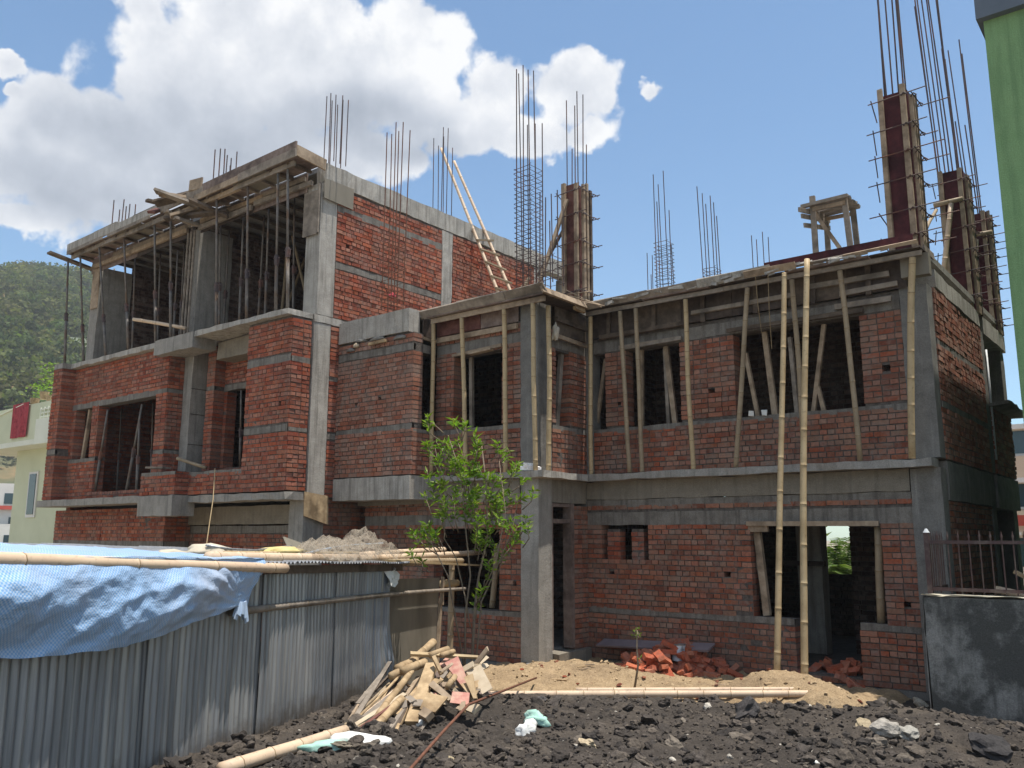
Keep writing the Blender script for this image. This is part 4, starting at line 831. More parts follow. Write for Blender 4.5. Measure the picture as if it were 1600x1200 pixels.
for a, b, c, d in [(884, 453, 940, 480), (886, 460, 925, 455), (905, 470, 945, 478), (890, 462, 938, 476)]: mb.tube([at(a, b, Y=F1.y-.3), at(c, d, Y=F1.y-.2)], 0.01, 5)
tag(mb.build('tie_sticks', 'plank', loc=q), 'thin sticks and wire lashed round the foot of the column shuttering where roofs meet', 'sticks')
# ladder from the middle roof to the top of the left block
lt = thing('bamboo_ladder', 'pale bamboo ladder leaning on the brick side wall of the left block', 'ladder', at(787, 470, Z=6.05))
def railpts(top, mid, bot):
    b = at(*bot, X=XS+0.95); m_ = at(*mid, X=XS+0.07); d = (m_-b).normalized(); b = b-d*((b.z-6.05)/d.z)
    lo, hi = 0, 12
    for _ in range(50):
        t_ = (lo+hi)/2; v = b+d*t_-CAMP; y = 600-F_PX*v.dot(_up)/v.dot(_fw)
        if y > top[1]: lo = t_
        else: hi = t_
    return b, b+d*lo
ra = railpts((677, 232), (741, 362), (783, 468)); rb = railpts((705, 252), (757, 362), (800, 462))
for r_ in (ra, rb):
    mb = MB(); pole_mesh(mb, r_[0], r_[1], 0.042, 0.034, 0.34, seed=int(r_[0].x*10), bend=0.004); mb.build('rail', ['bamboo_pale', 'bamboo_node'], lt, smooth=True)
def onrail(r_, py):
    lo, hi = 0.0, 1.0
    for _ in range(40):
        t_ = (lo+hi)/2; v = r_[0].lerp(r_[1], t_)-CAMP; y = 600-F_PX*v.dot(_up)/v.dot(_fw)
        if y > py: lo = t_
        else: hi = t_
    return r_[0].lerp(r_[1], lo)
for ya, yb in [(376, 377), (391, 398), (411, 420), (433, 441), (452, 459)]:
    a, b = onrail(ra, ya), onrail(rb, yb); d = (b-a)
    mb = MB(); mb.plank(a-d*0.15+Vector((.05, -.03, 0)), b+d*0.35+Vector((.05, -.03, 0)), 0.05, 0.035); mb.build('rung', 'bamboo_old', lt)
# trestle on the right wing roof
q0 = at(1275, 400, Y=13.2); zt_ = ztop(1275, 319, q0.x, q0.y); tr = thing('timber_trestle', 'small rough timber trestle table standing on the right wing roof', 'trestle', (q0.x, q0.y, 6.04))
x0, y0 = q0.x, q0.y; x1 = at(1324, 380, Y=13.2).x
for (x, y, dx, ex) in [(x0, y0, 0, 0.13), (x0+0.02, y0+0.55, 0, 0), (x1+0.06, y0, -0.06, 0), (x1+0.02, y0+0.5, -0.05, 0)]:
    mb = MB(); mb.plank((x, y, 6.04), (x+dx, y, zt_+ex), 0.08, 0.05, (0, 1, 0)); mb.build('leg', 'plank_grey', tr)
for k in range(5):
    mb = MB(); y = y0-0.08+k*0.14; mb.plank((x0-0.16 if k % 2 == 0 else x0-0.06, y, zt_-0.03+R.uniform(-.01, .02)), (x1+0.08, y+0.01, zt_-0.02+R.uniform(-.01, .02)), 0.09, 0.045, j=0.008, rnd=R); mb.build('top_plank', 'plank_grey', tr)
for a, b in [((x0, y0+.02, zt_-.12), (x1+.04, y0+.02, 6.12)), ((x0, y0+.3, 6.45), (x1, y0+.45, 6.08)), ((x0, y0-.04, zt_-.10), (x1+.02, y0-.04, zt_-.11)), ((x0, y0+.5, zt_-.11), (x1+.02, y0+.5, zt_-.12))]:
    mb = MB(); mb.plank(a, b, 0.06, 0.03, (0, 1, 0)); mb.build('brace', 'plank', tr)
for z, dy in [(zt_-.10, -.1), (zt_-.18, .0), (zt_-.3, .1), (6.3, .2), (6.18, .35)]:
    mb = MB(); mb.plank((x0-0.12, y0-0.2+dy, z-.05), (x0+0.05, y0+0.6, z+0.06), 0.07, 0.03, (1, 0, 0)); mb.build('rung', 'plank_grey', tr)
# odds and ends on the bay roof and the ledge
mb = MB(); mb.obox(at(800, 467, Z=6.1), (.1, .1, .14), (0.2, 0.1, 0), j=0.03, rnd=R); tag(mb.build('plastic_bag', 'pale_sack', loc=at(800, 467, Z=6.1)), 'small crumpled white bag on the roof beside the ladder foot', 'bag')
for k in range(3):
    p = at(824+k*5, 734-2*(k == 1), Y=11.16); mb = MB(); mb.obox((0, 0, 0), (.22, .11, .07), (0.1*k, .1, .5*k), j=0.006, rnd=R)
    o = mb.build('loose_brick', 'brick', loc=(0, 0, 0), tint=True); o.location = (p.x, p.y, 3.09+0.05*(k == 1)); tag(o, ['broken brick lying on the ledge at the corner column', 'broken brick propped on two others on the ledge', 'rightmost broken brick on the ledge at the corner column'][k], 'brick', 'bricks lying on the ledge')
for i, (x, y, lb) in enumerate([(1174, 647, 'white paper scrap on the sill at the left of the wide upper hole'), (1194, 645, 'second white scrap on the sill beside the thick strut')]):
    p = at(x, y, Y=12.66); mb = MB(); mb.obox((p.x, p.y, 3.88), (.07, .03, .08), (0.1, 0.1, 0.3), j=0.01, rnd=R); tag(mb.build('paper_scrap', 'pale_sack', loc=(p.x, p.y, 3.88)), lb, 'paper scrap')
# ------------------------------------------------------------------ ground
def N(x, y, s, o=0.0): return mnoise.noise(Vector((x*s+o, y*s-o, o*1.7)))
def sm(a, b, x):
    t = max(0.0, min(1.0, (x-a)/(b-a))); return t*t*(3-2*t)
def soil_z(x, y):
    e = y-(11.0+.366*(x+4.2)); z = -0.10 + 0.26*sm(-.15, -1.7, e) + 0.16*sm(8.5, 4.0, y)
    z += 0.05*N(x, y, 0.9, 3)+0.045*N(x, y, 2.3, 7)+0.03*N(x, y, 6, 1)*sm(11.5, 10, y)+0.034*N(x, y, 13, 2)*sm(11, 10, y)+0.018*N(x, y, 29, 8)*sm(11, 10, y)
    z += 0.10*math.exp(-((x+2.4)**2/1.2+(y-9.6)**2/0.5))
    z -= 0.5*sm(-10.5, -13, x) + 0.5*sm(2.5, 5, x) + 0.6*sm(1.0, -3, y)
    return z
SB = [(-7.6, 11.2, 0.85, 0.42, 0.17), (-6.6, 11.15, 0.6, 0.35, 0.08), (-8.3, 10.2, 0.6, 0.5, 0.10), (-4.75, 11.45, 0.55, 0.40, 0.24), (-4.2, 11.2, 0.5, 0.45, 0.20), (-3.8, 10.9, 0.35, 0.35, 0.12), (-5.6, 10.7, 0.8, 0.4, 0.06)]
def sand_z(x, y):
    h = sum(a*math.exp(-((x-cx)/rx)**2-((y-cy)/ry)**2) for cx, cy, rx, ry, a in SB)
    e = y-(11.0+.366*(x+4.2)); m_ = sm(-.75, -.2, e+0.25*N(x, y, 1.1, 11))*sm(-9.9, -9.0, x)*sm(-2.9, -3.6, x)
    return -0.32 + 0.31*m_ + h + (0.045*N(x, y, 4, 4)+0.036*N(x, y, 10, 9)+0.026*N(x, y, 23, 5))*m_
def ground_z(x, y): return max(soil_z(x, y), sand_z(x, y))
def sheet(name, fz, x0, x1, y0, y1, st, m_):
    nx, ny = int((x1-x0)/st), int((y1-y0)/st); mb = MB()
    mb.grid([[(x0+(x1-x0)*i/nx, y0+(y1-y0)*j/ny, fz(x0+(x1-x0)*i/nx, y0+(y1-y0)*j/ny)) for i in range(nx+1)] for j in range(ny+1)])
    return structure(mb.build(name, m_, smooth=True))
mb = MB(); mb.grid([[(x, y, -0.42) for x in (-690, -60, 60, 690)] for y in (-690, -60, 80, 690)]); structure(mb.build('ground', 'earth'))
sheet('soil', soil_z, -12, 4, -2, 13.2, 0.045, 'dark_soil')
sheet('sand', sand_z, -9.9, -2.9, 8.4, 12.75, 0.04, 'sand')
PHI = (1+5**0.5)/2
def ico(sub):
    v = [Vector(p).normalized() for p in ((-1, PHI, 0), (1, PHI, 0), (-1, -PHI, 0), (1, -PHI, 0), (0, -1, PHI), (0, 1, PHI), (0, -1, -PHI), (0, 1, -PHI), (PHI, 0, -1), (PHI, 0, 1), (-PHI, 0, -1), (-PHI, 0, 1))]
    f = [(0, 11, 5), (0, 5, 1), (0, 1, 7), (0, 7, 10), (0, 10, 11), (1, 5, 9), (5, 11, 4), (11, 10, 2), (10, 7, 6), (7, 1, 8), (3, 9, 4), (3, 4, 2), (3, 2, 6), (3, 6, 8), (3, 8, 9), (4, 9, 5), (2, 4, 11), (6, 2, 10), (8, 6, 7), (9, 8, 1)]
    for _ in range(sub):
        c = {}; nf = []
        def md(a, b):
            k = (min(a, b), max(a, b))
            if k not in c: c[k] = len(v); v.append(((v[a]+v[b])/2).normalized())
            return c[k]
        for a, b, d in f:
            p, q, r = md(a, b), md(b, d), md(d, a); nf += [(a, p, r), (b, q, p), (d, r, q), (p, q, r)]
        f = nf
    return v, f
ICO = [ico(0), ico(1), ico(2)]
def rock(mb, c, r, R, sub=1, flat=0.7, amp=0.32, mi=0, col=(1, 1, 1)):
    v, f = ICO[sub]; sx, sy, sz = r*R.uniform(.8, 1.2), r*R.uniform(.8, 1.2), r*R.uniform(.55, 1.0)*flat; a = R.uniform(0, 6.3); ca, sa = math.cos(a), math.sin(a); o = R.uniform(0, 90)
    tx = R.uniform(-.5, .5); P = []
    for p in v:
        k = 1+amp*mnoise.noise(p*1.3+Vector((o, o, o)))*1.6+amp*0.5*mnoise.noise(p*3.1+Vector((o, 0, o)))
        x, y, z = p.x*sx*k, p.y*sy*k, p.z*sz*k; z += x*tx
        P.append((c[0]+x*ca-y*sa, c[1]+x*sa+y*ca, c[2]+z))
    mb.add(P, f, mi, col)
R = random.Random(21); mb = MB()
TINT = [(0.068, 0.057, 0.049), (0.088, 0.073, 0.061), (0.050, 0.043, 0.038), (0.10, 0.082, 0.066), (0.15, 0.125, 0.10)]
cnt = 0
while cnt < 10500:
    px, py = R.uniform(-1, 1), R.random(); d = 5.2+5.4*R.random()**1.15
    u = Vector((_fw.x, _fw.y, 0)).normalized(); s = Vector((_cy, _sy, 0)); lat = d*(-0.42+1.08*R.random())
    p = u*d+s*lat; x, y = p.x, p.y
    if y > 10.5 or x < -8.6 or x > 2: continue
    if (y-7.8)*(-0.427)-(x+8.19)*0.904 > -0.0 and False: continue
    sd = (x+8.19)*0.904+(y-7.8)*0.427
    if sd < 0.08: continue
    if soil_z(x, y) < sand_z(x, y)-0.02: continue
    r = min(0.075, 0.0095/(R.random()**0.6+0.065)); 
    if N(x, y, 0.8, 5) < -0.25: r *= 0.55
    t_ = R.choice(TINT[:4]) if R.random() < 0.95 else TINT[4]; k = R.uniform(.75, 1.25)
    if R.random() < 0.025: t_ = (0.42, 0.38, 0.32); r *= 0.6
    rock(mb, (x, y, soil_z(x, y)+r*0.2), r, R, 2 if r > 0.05 else 1 if r > .018 else 0, 0.9, 0.36, 0, tuple(q*k for q in t_)); cnt += 1
tag(mb.build('rubble', 'clod', tint=True), 'dark earthy clods and rubble heaped across the foreground', 'rubble', kind='stuff')
mb = MB()
for k in range(380):
    c = R.choice(SB); x, y = R.gauss(c[0], c[2]*0.8), R.gauss(c[1], c[3]*0.8)
    if y > 12.3 or sand_z(x, y) < soil_z(x, y): continue
    r = .008/(R.random()+.2); k_ = R.uniform(.8, 1.15); rock(mb, (x, y, sand_z(x, y)+r*.3), r, R, 0, 0.8, 0.3, 0, (0.40*k_, 0.295*k_, 0.18*k_))
tag(mb.build('sand_clods', 'clod', tint=True), 'pale lumps of sandy earth along the foot of the wall', 'sand lumps', kind='stuff')
STN = [(1440, 1101, .10, (0.42, 0.37, 0.30), 'pale split stone at the foot of the stained wall'), (1468, 1104, .07, (0.20, 0.21, 0.22), 'grey stone beside the pale split stone'), (918, 1162, .07, (0.45, 0.36, 0.24), 'buff stone lying alone in the middle of the dark rubble'),
       (1385, 1137, .11, (0.32, 0.29, 0.25), 'flat grey stone half buried right of the sand'), (1415, 1146, .10, (0.33, 0.31, 0.27), 'second flat grey stone half buried right of the sand'), (1352, 1136, .08, (0.36, 0.29, 0.19), 'tan flat stone near the sand heap'),
       (700, 1186, .06, (0.38, 0.31, 0.20), 'small tan stone near the rusty rod at the bottom'), (845, 1092, .06, (0.10, 0.09, 0.085), 'dark clod near the lying poles'), (1165, 1112, .16, (0.07, 0.063, 0.06), 'big flat dark slab on the rubble'), (1545, 1165, .17, (0.05, 0.046, 0.045), 'big dark lump at the right edge of the rubble'),
       (535, 1165, .08, (0.20, 0.17, 0.13), 'brown stone beside the white and green sack'), (1330, 1112, .09, (0.30, 0.25, 0.18), 'sandy stone on the right flank of the sand heap')]
for x, y, r, c, lb in STN:
    p = at(x, y, Z=0.12); p.z = ground_z(p.x, p.y)+r*.25
    for _ in range(3): p = at(x, y, Z=ground_z(p.x, p.y)+r*.25)
    mb = MB(); rock(mb, p, r, R, 2, 0.7, 0.35, 0, c); tag(mb.build('stone', 'clod', loc=p, tint=True), lb, 'stone', 'larger stones')
def G(x, y, up=0.0):      # the ground point seen at a photo pixel
    p = at(x, y, Z=0.1)
    for _ in range(8): p = at(x, y, Z=ground_z(p.x, p.y)+up)
    return p
def D(x, y, d):           # point at horizontal distance d (along the view heading) on a pixel's ray
    v = ray(x, y); return CAMP+v*(d/(v.x*-_sy+v.y*_cy))
# poles lying on the sand
bamboo('front pale bamboo pole lying flat between sand and dark rubble', at(756, 1086, Z=0.09), at(1298, 1084, Z=0.13), 0.05, 0.042, 'poles lying on the sand', 'bamboo_pale', bend=0.003)
bamboo('rear thinner bamboo pole lying flat on the sand behind the front one', at(900, 1079, Z=0.09), at(1312, 1077, Z=0.15), 0.038, 0.032, 'poles lying on the sand', 'bamboo_pale', bend=0.003)
# ------------------------------------------------------------------ corrugated shed
FA = Vector((-8.19, 7.80, 0)); FD = Vector((0.427, -0.904, 0)); FN = Vector((0.904, 0.427, 0))
def FP(x, y, off=0.0):
    d = ray(x, y); t = (FN.dot(FA)+off-FN.dot(CAMP))/FN.dot(d); return CAMP+d*t
SH = thing('corrugated_shed', 'low shed of grey corrugated iron sheets with brown ply end panel', 'shed', (FA.x, FA.y, 0.1))
R = random.Random(4); s = -0.02; k = 0
def zr(s): return 1.60+0.028*max(0, s)
while s < 7.6:
    w = 0.83; e = s+w; mb = MB(); rows = []; nz = 8; off = 0.012*(k % 2); tilt = R.uniform(-.02, .02); sag = R.uniform(-.015, .02)
    n = 132
    for j in range(nz+1):
        row = []
        for i in range(n+1):
            q = s+w*i/n+0.02; z = 0.02+(zr(q)-0.04)*j/nz
            o = 0.0095*math.sin(2*math.pi*(q-s)/0.0765)+off+tilt*(j/nz-.5)*2*0.3+sag*math.sin(math.pi*j/nz)+0.006*N(q, z, 2.2, k)
            if k == 0: o += 0.09*sm(0.5, 0, (q-s))*sm(0.9, 0.2, z) ; 
            x_ = q
            if k == 0: x_ = q-0.07*sm(0.6, 0, q-s)*sm(1.5, 0.1, z)
            p = FA+FD*x_+FN*o; row.append((p.x, p.y, z))
        rows.append(row)
    mb.grid(rows); o = mb.build('wall_sheet', 'galvanised_blue' if k == 0 else 'galvanised', SH, smooth=True)
    if k == 0: o['label'] = 'bluish sheet at the far corner with a bent lower edge'
    s += w-0.03; k += 1
# roof sheets, rising slightly to the back
s = -0.35; k = 0
while s < 7.2:
    w = 0.83; rows = []; n = 110
    for j in range(9):
        b = -0.14+2.9*j/8; row = []
        for i in range(n+1):
            q = s+w*i/n; p = FA+FD*q-FN*b; row.append((p.x, p.y, zr(q)+0.075+0.008*(k % 2)+0.055*b+0.011*math.sin(2*math.pi*(q-s)/0.0765)))
        rows.append(row)
    mb = MB(); mb.grid(rows); mb.build('roof_sheet', 'galvanised', SH, smooth=True); s += w-0.04; k += 1
mb = MB(); mb.plank(FA+FD*-0.3+FN*0.03+Vector((0, 0, 1.60)), FA+FD*7.2+FN*0.03+Vector((0, 0, 1.80)), 0.05, 0.08); mb.build('roof_batten', 'plank_dark', SH)
bamboo('', FP(360, 957, 0.05), FP(727, 920, 0.06), 0.032, 0.026, None, 'plank_grey', 'rail', parent=SH)
p1, p2 = FP(603, 906, 0), FP(690, 903, 0); q1, q2 = FP(608, 1080, 0), FP(672, 1040, 0)
mb = MB(); sA, sB = -0.05, (p2-FA).dot(FD)
def fpt(s, z, o=0): p = FA+FD*s+FN*o; return Vector((p.x, p.y, z))
za, zb = p1.z, p2.z
V = [fpt(sA, -0.1, -.03), fpt(sB+.2, -0.1, -.03), fpt(sB, zb, -.03), fpt(sA, za, -.03)]; V += [v-FN*0.02 for v in V]
mb.add(V, [(0, 1, 2, 3), (7, 6, 5, 4), (0, 4, 5, 1), (1, 5, 6, 2), (2, 6, 7, 3), (3, 7, 4, 0)]); mb.build('end_panel', 'ply_stained', SH)['label'] = 'plain brown ply panel closing the far end'
mb = MB(); mb.plank(fpt(sB+.02, 1.0, 0.02), fpt(sB+.0, zb+.02, 0.02), 0.06, 0.04, FN); mb.plank(fpt(sB+.15, 0.1, 0.0), fpt(sB+.03, 1.1, 0.0), 0.05, 0.04, FN); mb.build('panel_batten', 'plank', SH)
bamboo('', Vector((*FP(702, 1020, -.12).xy, -0.05)), FP(706, 868, -.12), 0.05, 0.045, None, 'bamboo_old', 'post', parent=SH)
for s_ in (0.5, 3.2, 5.9):
    p = FA+FD*s_-FN*2.6; bamboo('', (p.x, p.y, -0.3), (p.x, p.y, 1.75), 0.05, None, None, 'bamboo_old', 'post', parent=SH)
# silver scrap folded at the corner
mb = MB(); c = FP(612, 902, 0.05); rows = [[c+FD*(-.16+.05*i)+FN*(0.05*math.sin(i*1.3+j))+Vector((0, 0, -.10+.05*j+.03*math.sin(i*2.1+j*.8))) for i in range(7)] for j in range(5)]
mb.grid(rows); tag(mb.build('foil_scrap', 'pale_sack', loc=c), 'torn pale scrap stuck under the roof corner above the ply panel', 'scrap')
# blue tarpaulin over the front of the roof
lowx = [(-140, 1042), (0, 1029), (100, 1022), (200, 1009), (280, 984), (330, 964), (372, 945), (384, 950), (400, 900)]
def interp(pts, x):
    for (a, b), (c, d) in zip(pts[:-1], pts[1:]):
        if x <= c: return b+(d-b)*max(0, (x-a)/(c-a))
    return pts[-1][1]
cols = [-140+(404+140)*i/150 for i in range(151)]
g0 = FP(376, 944, 0.1); sg = (g0-FA).dot(FD); zg = g0.z
rows = []; uvs = []; nh = 46; nb = 14
for j in range(nb+nh+1):
    row = []; uv = []
    for x in cols:
        p = FP(x, 890, 0.1); sx_ = (p-FA).dot(FD); zt = zr(sx_)+0.105
        if j <= nb:
            b = 1.75*(1-j/nb)-0.16; q = FA+FD*sx_-FN*b
            z = zt+0.055*b+0.02*abs(N(sx_, b, 3, 2))+0.018*N(sx_, b, 8, 6)+0.004
            if x > 385: z -= 0.0
            row.append((q.x, q.y, z)); uv.append((sx_, 3+b))
        else:
            t_ = (j-nb)/nh; zl = FP(x, interp(lowx, x), 0.12).z
            z = zt+(min(zl, zt-.03)-zt)*t_; ds, dz = sx_-sg, z-zg; rr = math.hypot(ds, dz); th = math.atan2(dz, ds)
            dc = (z*1.0+0.30*ds)*5.2+0.9*N(sx_, z, 0.8, 3); fold = 0.060*(0.5-abs(math.sin(dc)))*min(1, rr*1.1)*(0.6+0.8*abs(N(sx_, z, .9, 14)))+0.022*(0.5-abs(math.sin(dc*2.3+1+N(sx_, z, 1.7, 6))))*min(1, rr)+0.028*math.sin(th*29+2)*min(1, rr*.8)*sm(1.6, .3, rr)
            fold += 0.040*N(sx_, z*1.4, 2.4, 8)+0.025*(.3-abs(N(sx_, z, 6, 4)))+0.010*N(sx_, z, 16, 2)
            bul = 0.14+0.10*math.sin(math.pi*min(1, t_*1.1))*min(1, rr)
            o = bul+fold*min(1, t_*3)
            q = FA+FD*sx_+FN*o; row.append((q.x, q.y, z+0.01*N(sx_, 1, 5, 1)*t_)); uv.append((sx_, 3-0.16-(zt-z)))
    rows.append(row); uvs.append(uv)
mb = MB(); mb.grid(rows, 0, uvs); o = mb.build('tarpaulin', 'tarpaulin', loc=FP(200, 940, .1), smooth=True); tag(o, 'crumpled blue checked tarpaulin hanging over the front of the iron shed', 'tarpaulin')
mb = MB(); c = FP(378, 940, 0.13)
for k in range(10):
    a = k*.63; mb.plank(c+FD*(.03*math.cos(a))+FN*(.02*math.sin(a)), c+FD*(.09*math.cos(a))+FN*(.03*math.sin(a))+Vector((0, 0, -.14+.04*math.sin(k))), 0.05, .01, FN)
tag(mb.build('tarpaulin_knot', 'tarpaulin', loc=c), 'knotted blue corner of the tarpaulin tied to the shed rail', 'knot')
# things lying on the shed roof
GR = 'poles lying on the shed roof'
bamboo('long pale pole lying on the tarpaulin along the front of the shed roof', FP(-90, 872, 0.12), FP(446, 888, 0.16), 0.047, 0.043, GR, 'bamboo_pale', node=0.9, bend=0.004)
bamboo('stout pole on the bare roof edge right of the tarpaulin', FP(325, 871, -.05), FP(560, 872, -.05), 0.05, 0.045, GR, 'bamboo_pale', bend=0.003)
bamboo('thin yellow cane on the shed roof under the netting', FP(350, 864, -.3), FP(560, 864, -.3), 0.02, 0.018, GR, 'bamboo', bend=0.003)
bamboo('upper pale pole sticking out right from under the netting', FP(560, 868, -.35), FP(694, 859, -.3), 0.045, 0.045, GR, 'bamboo_pale', bend=0.003)
bamboo('longest pale pole sticking out right from under the netting', FP(550, 874, -.1), FP(750, 863, -.1), 0.05, 0.042, GR, 'bamboo_pale', bend=0.004)
bamboo('rough short pole sticking out below the longest one', FP(600, 880, 0), FP(722, 876, 0), 0.05, 0.04, GR, 'bamboo_old', node=0.12, bend=0.003)
mb = MB(); mb.plank(FP(600, 876, .05), FP(748, 883, .05), 0.07, 0.03, (0, 0, 1)); tag(mb.build('split_cane', 'bamboo', loc=FP(600, 876, .05)), 'flat split cane lowest of the poles sticking out of the shed roof', 'split bamboo', GR)
bamboo('short bamboo stub poking past the ply panel', FP(690, 912, -.1), FP(714, 911, -.1), 0.055, None, GR, 'bamboo', bend=0.003)
R = random.Random(13); c = FP(580, 872, -.35); rows = []; uvs = []
for j in range(27):
    row = []; uv = []
    for i in range(61):
        u, v = i/60, j/26; s_ = -1.0+2.05*u; b = -.35+0.8*v
        q = FA+FD*(s_+1.15)-FN*(b+.1)
        h = .10*(.5-abs(N(u*7, v*2.2, 1.5, 12)))+(0.19*math.exp(-((u-.16)/.10)**2)+0.17*math.exp(-((u-.42)/.2)**2)+0.13*math.exp(-((u-.75)/.16)**2))*math.sin(math.pi*min(1, max(0, v)))**.7
        h *= 1+.6*N(u*4, v*3, 1.6, 3); h += .09*(.5-abs(N(u*8, v*4, 1.5, 2)))+.06*(.4-abs(N(u*19, v*9, 1.5, 5)))+.035*N(u*48, v*16, 1.2, 9)
        if v > .8 and u < .3: h -= .0
        row.append((q.x, q.y, zr(1)+.11+.055*b+max(0.012, h)+.02*N(u*20, v*9, 1, 1))); uv.append((u*1.6, v*1.2))
    rows.append(row); uvs.append(uv)
mb = MB(); mb.grid(rows, 0, uvs)
tag(mb.build('netting_heap', 'netting', loc=c, smooth=True), 'crumpled heap of beige netting piled on the shed roof', 'netting')
def lump(name, label, cat, c, sz, m_, seed, yaw=0.0, amp=.35):
    R = random.Random(seed); v, f = ICO[2]; mb = MB(); o = R.uniform(0, 50); P = []
    for p in v:
        k = 1+amp*mnoise.noise(p*1.6+Vector((o, 0, 0)))+amp*.5*mnoise.noise(p*4+Vector((0, o, 0)))
        x, y, z = p.x*sz[0]*k, p.y*sz[1]*k, max(-.35, p.z)*sz[2]*k
        P.append((c[0]+x*math.cos(yaw)-y*math.sin(yaw), c[1]+x*math.sin(yaw)+y*math.cos(yaw), c[2]+z))
    mb.add(P, f); return tag(mb.build(name, m_, loc=c, smooth=True), label, cat)
YF_ = math.atan2(FD.y, FD.x)
lump('sack', 'pale limp sack on the shed roof at the back edge of the tarpaulin', 'sack', FP(326, 862, -.6), (.28, .2, .07), 'beige_sack', 3, YF_)
lump('sack', 'small pale bundle peeping over the tarpaulin near the limp sack', 'sack', FP(268, 866, -.6), (.18, .12, .04), 'beige_sack', 4, YF_)
lump('cloth', 'yellowish folded cloth lying on the shed roof', 'cloth', FP(440, 862, -.4), (.42, .16, .05), 'yellow_cloth', 5, YF_)
mb = MB(); q = [FP(442, 839, -.9), FP(452, 862, -.7), FP(512, 864, -.7), FP(505, 852, -.9), FP(470, 850, -.9)]
mb.add(q+[v+FN*.015+Vector((0, 0, .004)) for v in q], [(0, 1, 2, 3, 4), (9, 8, 7, 6, 5), (0, 5, 6, 1), (1, 6, 7, 2), (2, 7, 8, 3), (3, 8, 9, 4), (4, 9, 5, 0)]); tag(mb.build('board_scrap', 'ply_stained', loc=q[0]), 'curved brownish board scrap leaning up on the shed roof', 'board')
mb = MB(); mb.tube([FP(470, 868, -.2), FP(500, 859, -.2), FP(545, 852, -.2), FP(598, 849, -.2)], 0.012, 6); tag(mb.build('hose', 'blue_pipe', loc=FP(500, 860, -.2), smooth=True), 'thin bluish hose running over the netting on the shed roof', 'hose')
mb = MB(); mb.tube([FP(322, 852, -.5), FP(360, 858, -.4), FP(400, 860, -.4), FP(455, 853, -.5)], 0.012, 6); tag(mb.build('hose', 'galvanised', loc=FP(360, 857, -.4), smooth=True), 'thin grey wire lying between the sack and the board scrap', 'wire')
mb = MB(); mb.tube([at(336, 732, Y=9.25), at(333, 780, Y=9.0), at(327, 820, Y=8.8), at(322, 856, Y=8.6)], 0.008, 4); tag(mb.build('cord', 'bamboo', loc=at(336, 732, Y=9.2)), 'thin tan cord hanging from the low parapet of the left block', 'cord')
lump('rag', 'grey rag hanging from the shuttering at the small upper side hole', 'rag', at(868, 524, X=-8.30), (.05, .05, .20), 'beige_sack', 41, .3, .6)
lump('rag', 'bright red rag tied on the rusty bars before the brick side wall', 'rag', at(613, 463, X=-12.2), (.07, .07, .07), 'rug', 42, .3, .6)
mb = MB(); mb.plank(at(577, 538, Y=YB-.07), at(603, 532, Y=YB-.07), .07, .05); tag(mb.build('timber_offcut', 'offcut', loc=at(577, 538, Y=YB-.07)), 'orange wood offcut stuck in the joint below the bay roof beam', 'offcut')
lump('mortar_lump', 'pale mortar lump under the left end of the bay roof beam', 'mortar lump', at(557, 541, Y=YB-.04), (.07, .05, .06), 'offcut_pale', 43)
for k_, (x_, y_, w_) in enumerate([(548, 548, .12), (625, 528, .16), (590, 530, .2), (565, 533, .15)]):
    lump('mortar_lump', ['dark mortar lump at the far left of the joint under the bay roof beam', 'dark mortar lump at the right end of the joint under the bay roof beam', 'dark mortar lump behind the orange offcut under the bay roof beam', 'dark mortar lump between pale lump and orange offcut under the bay beam'][k_], 'mortar lump', at(x_, y_, Y=YB-.02), (w_, .05, .05), 'concrete_dark', 44+k_)
# ------------------------------------------------------------------ heap of timber offcuts
GO = 'timber offcuts in the heap by the shed corner'
def off(label, a, b, da, db, kind, w, m_='offcut', w1=None, th=0.03, up=(0.3, -0.6, 0.7)):
    p, q = D(*a, da), D(*b, db)
    if kind == 'b':
        o = bamboo(label, p, q, w, w1, GO, m_, 'bamboo_offcut', 'bamboo offcut', bend=0.006, node=.3)
    else:
        mb = MB(); mb.plank(p, q, w, th, up, j=.008, rnd=R, w1=w1); o = tag(mb.build('timber_offcut', m_, loc=p), label, 'offcut', GO)
    return o
R = random.Random(77)
off('big yellow bamboo end rising highest from the offcut heap', (642, 1035), (678, 1003), 9.7, 10.1, 'b', .045)
off('long level split bamboo lying across the top of the offcut heap', (641, 1021), (747, 1026), 9.6, 9.7, 'p', .05, 'bamboo', .025)
off('upper one of the open ended bamboo pieces on the left of the heap', (620, 1045), (650, 1032), 9.4, 9.7, 'b', .045)
off('lower one of the open ended bamboo pieces in the middle of the heap', (629, 1049), (664, 1035), 9.3, 9.6, 'b', .045)
off('leftmost short open bamboo piece on the heap', (610, 1057), (637, 1043), 9.3, 9.5, 'b', .042)
off('thick squared plank standing out steeply in the middle of the heap', (675, 1038), (643, 1131), 9.5, 8.6, 'p', .13, th=.06)
off('long yellow cane sloping down left of the thick plank', (643, 1049), (585, 1125), 9.4, 8.5, 'b', .034)
off('bright yellow cane lowest on the left slope of the heap', (628, 1092), (570, 1152), 8.9, 8.2, 'b', .04)
off('thin dark cane leaning on the iron sheet left of the heap', (609, 1068), (505, 1165), 9.4, 8.2, 'b', .014, 'bamboo_old')
off('thin pale cane beside the dark cane left of the heap', (627, 1054), (524, 1156), 9.4, 8.2, 'b', .014)
off('grey pipe like stick at the bottom left of the heap', (592, 1116), (535, 1156), 8.7, 8.1, 'b', .03, 'bamboo_old')
off('very long thin cane sliding down left along the iron sheets', (640, 1060), (480, 1186), 9.3, 8.0, 'b', .016, 'bamboo_pale')
off('very long grey plank strip sliding down left along the iron sheets', (632, 1072), (497, 1178), 9.2, 8.0, 'p', .06, 'plank_grey')
